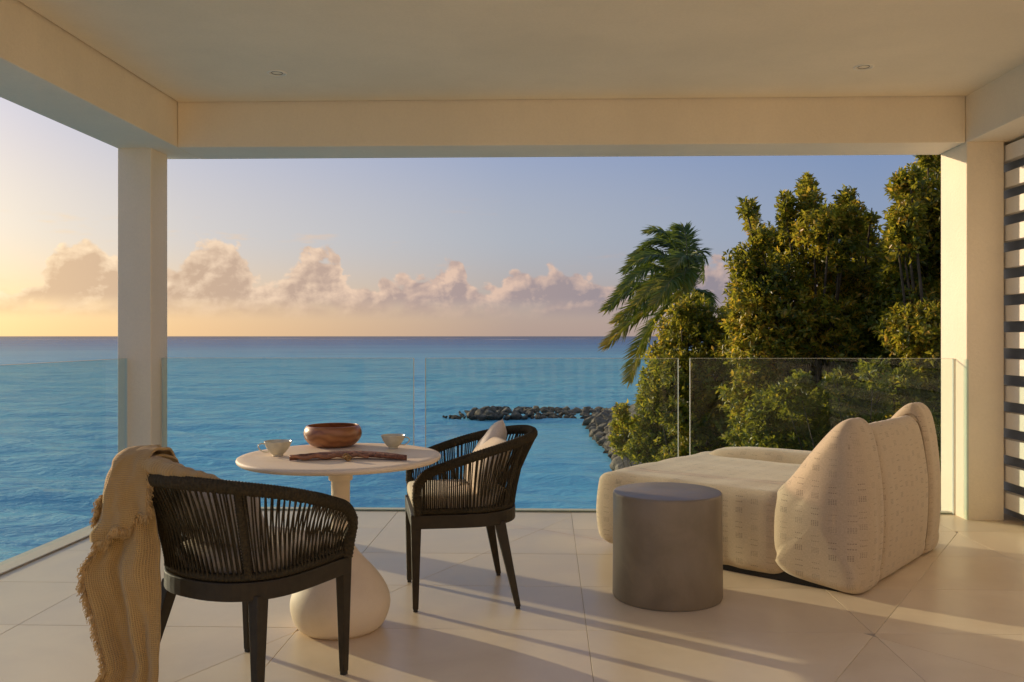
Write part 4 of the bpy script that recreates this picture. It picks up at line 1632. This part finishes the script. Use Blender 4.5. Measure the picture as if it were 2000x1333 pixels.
def tree(name, label, cat, base_px, Y, clumps, dens, L, group, depth=0.9, trunk_r=0.11, tone=0.0):
    cs = []
    for px, py, rx, ry in clumps:
        dy_ = nrs.uniform(-0.9, 0.7)
        q = on_plane_y(px, py, Y + dy_)
        sc = (Y + dy_) / 1700
        k_ = 1.32 if py > 500 else 1.14
        cs.append((q, rx * sc * k_, ry * sc * 1.06 * (1.1 if py > 500 else 1)))
    bx = on_plane_y(base_px, 800, Y + 0.3)
    zb = ground_z(bx.x, Y) - 0.1
    root = empty(name, (bx.x, Y + 0.3, zb))
    tag(root, label, cat, group)
    o0 = Vector(root.location)
    a = Acc()
    zc = sum(c_[0].z for c_ in cs) / len(cs)
    fork = Vector((bx.x, Y + 0.3, zb + (zc - zb) * 0.42))
    tp = [Vector((0, 0, 0)), (fork - o0) * 0.4 + Vector((0.08, 0, 0)), fork - o0]
    tp = smooth_poly(tp, 14)
    a.add(sweep(tp, [trunk_r * (1.25 - 0.55 * i / 13) for i in range(14)], 10))
    pos, ax, tn = [], [], []
    tw = Acc()
    for q, rx, rz_ in cs:
        q = Vector(q)
        mid_ = fork.lerp(q, 0.5) + Vector((rng.uniform(-.15, .15), rng.uniform(-.2, .2), -0.12))
        lp = smooth_poly([fork - o0, mid_ - o0, q - o0 - Vector((0, 0, rz_ * 0.5)), q - o0], 14)
        a.add(sweep(lp, [max(0.006, trunk_r * 0.36 * (1 - i / 12.0)) for i in range(14)], 6))
        ry_ = min(rx, rz_) * depth + 0.12
        n_ = int(dens * (rx * rz_ + rx * ry_ + ry_ * rz_) + 10)
        u = unit(nrs.normal(size=(n_, 3)))
        rad = 0.30 + 0.72 * nrs.rand(n_, 1) ** 0.6
        rad = np.where(nrs.rand(n_, 1) < 0.13, rad * nrs.uniform(1.05, 1.35, (n_, 1)), rad)
        pp_ = u * rad * np.array([[rx, ry_, rz_]])
        w_ = np.array(q)[None, :] + pp_
        d = unit(u * 0.7 + np.array([[0.0, 0.0, 0.75]]) + nrs.normal(0, 0.35, (n_, 3)))
        pos.append(w_ - np.array(o0)[None, :])
        ax.append(d)
        ct = nrs.uniform(0.40, 0.74) + tone
        tn.append(np.clip(ct + nrs.normal(0, 0.11, n_), 0, 1))
        for k in range(0, n_, 3):
            e = Vector(w_[k]) - o0
            s_ = (q - o0).lerp(e, 0.25) + Vector((0, 0, -0.25 * rz_))
            tw.add(sweep([s_, s_.lerp(e, 0.55) + Vector((0, 0, -0.03)), e], [0.008, 0.006, 0.003], 3, cap=False))
    a.build('trunk', BARK, root)
    to = tw.build('twigs', BARK, root)
    to['kind'] = 'stuff'
    leaf_mesh('crown', np.concatenate(pos), np.concatenate(ax), 11, L, root, np.concatenate(tn))
    return root


big = [(1460, 408, 13, 16), (1470, 436, 12, 24), (1487, 470, 18, 26), (1505, 500, 26, 24),
       (1535, 402, 14, 26), (1543, 440, 22, 34), (1576, 368, 13, 24), (1584, 405, 24, 34), (1590, 450, 34, 36), (1652, 388, 14, 20), (1655, 425, 30, 34), (1685, 462, 24, 28), (1700, 428, 12, 10), (1640, 480, 44, 40), (1705, 500, 30, 30),
       (1455, 515, 24, 30), (1465, 560, 32, 36), (1510, 550, 46, 42), (1575, 520, 52, 46), (1640, 560, 54, 50), (1700, 570, 40, 46),
       (1478, 615, 44, 42), (1540, 620, 56, 52), (1610, 640, 60, 54), (1680, 650, 56, 56), (1735, 620, 40, 56),
       (1490, 690, 52, 44), (1560, 710, 62, 54), (1640, 730, 62, 56), (1710, 730, 54, 60), (1770, 710, 44, 64),
       (1480, 770, 56, 48), (1555, 800, 64, 54), (1640, 820, 66, 54), (1730, 820, 60, 60), (1800, 800, 50, 70), (1500, 850, 60, 44), (1590, 880, 70, 44), (1690, 880, 60, 44), (1770, 880, 60, 44), (1725, 560, 26, 34), (1440, 700, 30, 40), (1452, 800, 40, 44), (1518, 472, 28, 28), (1620, 430, 24, 28), (1735, 525, 24, 38), (1728, 486, 16, 22), (1455, 640, 26, 36), (1445, 590, 18, 24)]
tree('sea_grape_tree', 'tall bushy olive-green tree with several pointed tops, right of the palm', 'tree', 1620, 14.0, big, 420, 0.088, 'trees and bushes along the shore', trunk_r=0.13)
right = [(1812, 300, 20, 30), (1835, 330, 34, 40), (1778, 348, 18, 20), (1762, 366, 22, 22), (1800, 385, 34, 34), (1770, 420, 28, 30), (1752, 452, 20, 22), (1810, 450, 44, 44), (1768, 500, 36, 36), (1840, 520, 44, 50), (1790, 560, 44, 46), (1850, 600, 44, 50), (1800, 650, 46, 50), (1860, 420, 50, 60), (1900, 480, 60, 80), (1920, 340, 60, 70), (1930, 600, 60, 80), (1850, 700, 50, 60), (1765, 600, 30, 40), (1775, 700, 40, 46), (1830, 770, 46, 50), (1775, 790, 44, 46), (1800, 850, 50, 44), (1880, 820, 60, 60), (1772, 540, 38, 46), (1806, 590, 40, 40), (1765, 470, 30, 34), (1800, 520, 34, 40), (1775, 640, 40, 40), (1812, 430, 36, 36)]
tree('sea_grape_tree', 'taller olive-green tree cut off by the right column', 'tree', 1850, 12.6, right, 430, 0.085, 'trees and bushes along the shore', trunk_r=0.12)
mid_t = [(1352, 592, 15, 20), (1330, 612, 18, 20), (1368, 620, 28, 32), (1318, 650, 26, 32), (1395, 650, 22, 28), (1422, 612, 12, 16), (1430, 640, 24, 28), (1345, 672, 40, 40), (1418, 690, 40, 44), (1296, 700, 24, 28), (1325, 730, 44, 40), (1385, 740, 50, 46), (1445, 740, 40, 48), (1275, 745, 20, 28), (1290, 780, 34, 36), (1350, 800, 50, 46), (1420, 810, 52, 46), (1262, 790, 14, 26), (1310, 850, 44, 36), (1380, 870, 60, 40), (1450, 880, 50, 36), (1340, 900, 50, 30)]
tree('sea_grape_tree', 'shorter round-topped olive tree in front of the palm', 'tree', 1370, 15.5, mid_t, 400, 0.085, 'trees and bushes along the shore', trunk_r=0.09)
low_b = [(1212, 806, 11, 16), (1216, 830, 17, 22), (1240, 838, 20, 22), (1206, 856, 12, 14), (1225, 866, 24, 20), (1262, 850, 26, 26), (1256, 880, 28, 22), (1295, 888, 32, 24), (1325, 908, 38, 22)]
tree('shore_bush', 'low leafy bush above the boulders at the left end of the trees', 'bush', 1270, 16.5, low_b, 420, 0.080, 'trees and bushes along the shore', trunk_r=0.05)

front_b = [(1495, 800, 26, 30), (1540, 780, 30, 30), (1590, 800, 36, 34), (1640, 770, 32, 32), (1690, 790, 36, 36), (1745, 760, 34, 36), (1800, 770, 36, 40), (1845, 790, 34, 44), (1510, 850, 40, 36), (1580, 860, 44, 36), (1650, 850, 44, 40), (1720, 850, 44, 40), (1790, 850, 44, 44), (1540, 910, 50, 30), (1640, 910, 54, 34), (1740, 910, 54, 34), (1830, 900, 50, 40), (1705, 730, 20, 22), (1815, 720, 24, 26), (1560, 745, 16, 18)]
tree('shore_bush', 'broad leafy bush just outside the glass behind the daybed', 'bush', 1680, 11.2, front_b, 330, 0.080, 'trees and bushes along the shore', trunk_r=0.05, tone=-0.14)

# ------------------------------------------------------------------ coconut palm bent by the wind
FROND, g, b = mat('palm frond')
tone = g.n('ShaderNodeAttribute', attribute_name='tone').outputs['Fac']
c = g.ramp(tone, [(0.0, (.035, .085, .020)), (0.5, (.10, .175, .024)), (0.85, (.27, .25, .026)), (1.0, (.45, .32, .045))])
g.put(b.inputs['Base Color'], c)
b.inputs['Roughness'].default_value = 0.38
out = [x for x in g.t.nodes if x.type == 'OUTPUT_MATERIAL'][0]
tl = g.n('ShaderNodeBsdfTranslucent')
g.put(tl.inputs[0], g.mix(0.5, c, (.16, .15, .01), 'ADD'))
mx = g.n('ShaderNodeMixShader')
mx.inputs[0].default_value = 0.4
g.t.links.new(b.outputs[0], mx.inputs[1])
g.t.links.new(tl.outputs[0], mx.inputs[2])
g.t.links.new(mx.outputs[0], out.inputs[0])
RACHIS = m_simple('palm rachis', (.20, .19, .07), 0.5)
PY_ = 21.0
hub = on_plane_y(1338, 572, PY_)
pb = Vector((hub.x + 1.2, PY_ + 0.3, ground_z(hub.x + 1.2, PY_) - 0.1))
palm = empty('coconut_palm', pb)
tag(palm, 'coconut palm with wind-swept fronds blown to the left', 'palm tree', 'trees and bushes along the shore')
tp = smooth_poly([(0, 0, 0), tuple((hub - pb) * 0.4 + Vector((0.25, 0, 0))), tuple((hub - pb) * 0.75 + Vector((0.15, 0, 0))), tuple(hub - pb)], 80)
v, f = sweep(tp, [0.16 - 0.06 * i / 79 + 0.008 * (i % 3 == 0) for i in range(80)], 10)
mk('trunk', v, f, BARK, palm, True)


def frond(ctrl, tip, dy1, dy2, up_bias, bare=False, mid2=None, tone0=0.35):
    p0 = hub
    pc = on_plane_y(ctrl[0], ctrl[1], PY_ + dy1)
    p1 = on_plane_y(tip[0], tip[1], PY_ + dy2)
    n_ = 74
    pts = []
    for i in range(n_):
        t = i / (n_ - 1)
        pts.append(p0 * (1 - t) ** 2 + pc * 2 * t * (1 - t) + p1 * t * t)
    loc = [q - pb for q in pts]
    v, f = sweep(loc, [0.022 * (1 - 0.85 * i / (n_ - 1)) for i in range(n_)], 5)
    fo = mk('frond', v, f, RACHIS, palm, True)
    V_, F_, T_ = [], [], []
    for i in range(5, n_):
        t = i / (n_ - 1)
        tan = (loc[min(i + 1, n_ - 1)] - loc[i - 1]).normalized()
        upv = Vector((0.1, -0.25, 1.0)).normalized()
        sd = tan.cross(upv)
        if sd.length < 0.1:
            sd = tan.cross(Vector((0, 1, 0)))
        sd.normalize()
        nr = sd.cross(tan)
        L = (0.46 * math.sin(math.pi * min(1, 0.10 + 0.86 * t)) ** 0.6 + 0.06) * (0.72 if bare else 1)
        for sg in (-1, 1):
            for rep in range(1 if bare else 2):
                d = (sd * sg * (0.95 - 0.3 * t) + tan * (0.40 + 0.45 * t) + nr * rng.uniform(-0.1, 0.45) + Vector((-0.22, 0, -0.10)) + Vector((rng.uniform(-.2, .2), rng.uniform(-.2, .2), rng.uniform(-.2, .2)))).normalized()
                l_ = L * rng.uniform(0.8, 1.1)
                w = d.cross(Vector((rng.uniform(-.4, .4), -0.8, rng.uniform(0.2, 0.8)))).normalized() * (0.016 if not bare else 0.012)
                b0 = loc[i] + tan * rng.uniform(-0.02, 0.02)
                m1 = b0 + d * l_ * 0.5 + Vector((0, 0, -0.05 * l_))
                e1 = b0 + d * l_ + Vector((-0.04, 0, -0.24 * l_))
                k = len(V_)
                V_ += [b0 - w * 0.6, b0 + w * 0.6, m1 + w, m1 - w, e1]
                F_ += [(k, k + 1, k + 2), (k, k + 2, k + 3), (k + 3, k + 2, k + 4)]
                tt = min(1, max(0, tone0 + 0.04 + 0.45 * t * t + rng.gauss(0, 0.12)))
                T_ += [tt] * 5
    lo = np_mesh('leaflets', [tuple(q) for q in V_], F_, FROND, fo, False, T_)
    lo['kind'] = 'stuff'


frond((1312, 452), (1222, 528), -0.6, -1.2, 1, tone0=0.2)
frond((1330, 432), (1252, 486), 0.2, 0.2, 1, tone0=0.15)
frond((1290, 476), (1216, 566), -1.0, -1.6, 1, tone0=0.25)
frond((1262, 520), (1186, 604), -0.3, -0.9, 1, tone0=0.25)
frond((1282, 560), (1206, 628), -0.8, -1.6, 1, tone0=0.4)
frond((1262, 590), (1183, 676), 0.2, -0.3, 1, tone0=0.55)
frond((1262, 620), (1229, 742), 0.5, 0.2, 1, tone0=0.5)
frond((1378, 420), (1372, 548), 0.4, 0.5, 1, bare=True, tone0=0.1)
frond((1352, 432), (1290, 462), 0.9, 1.0, 1, tone0=0.15)
frond((1316, 500), (1246, 590), -1.2, -1.8, 1, tone0=0.35)
frond((1330, 500), (1282, 592), -1.4, -2.0, 1, tone0=0.4)
frond((1390, 556), (1384, 604), 0.2, 0.2, 1, tone0=0.3)
frond((1318, 470), (1262, 516), 0.7, 0.6, 1, tone0=0.15)
frond((1345, 470), (1330, 590), -1.2, -1.6, 1, tone0=0.35)
frond((1300, 455), (1238, 505), 0.4, 0.0, 1, tone0=0.2)
frond((1360, 460), (1318, 520), -0.8, -1.4, 1, tone0=0.25)
frond((1318, 436), (1272, 452), -0.3, -0.5, 1, tone0=0.2)
frond((1348, 440), (1328, 446), 0.3, 0.4, 1, tone0=0.15)
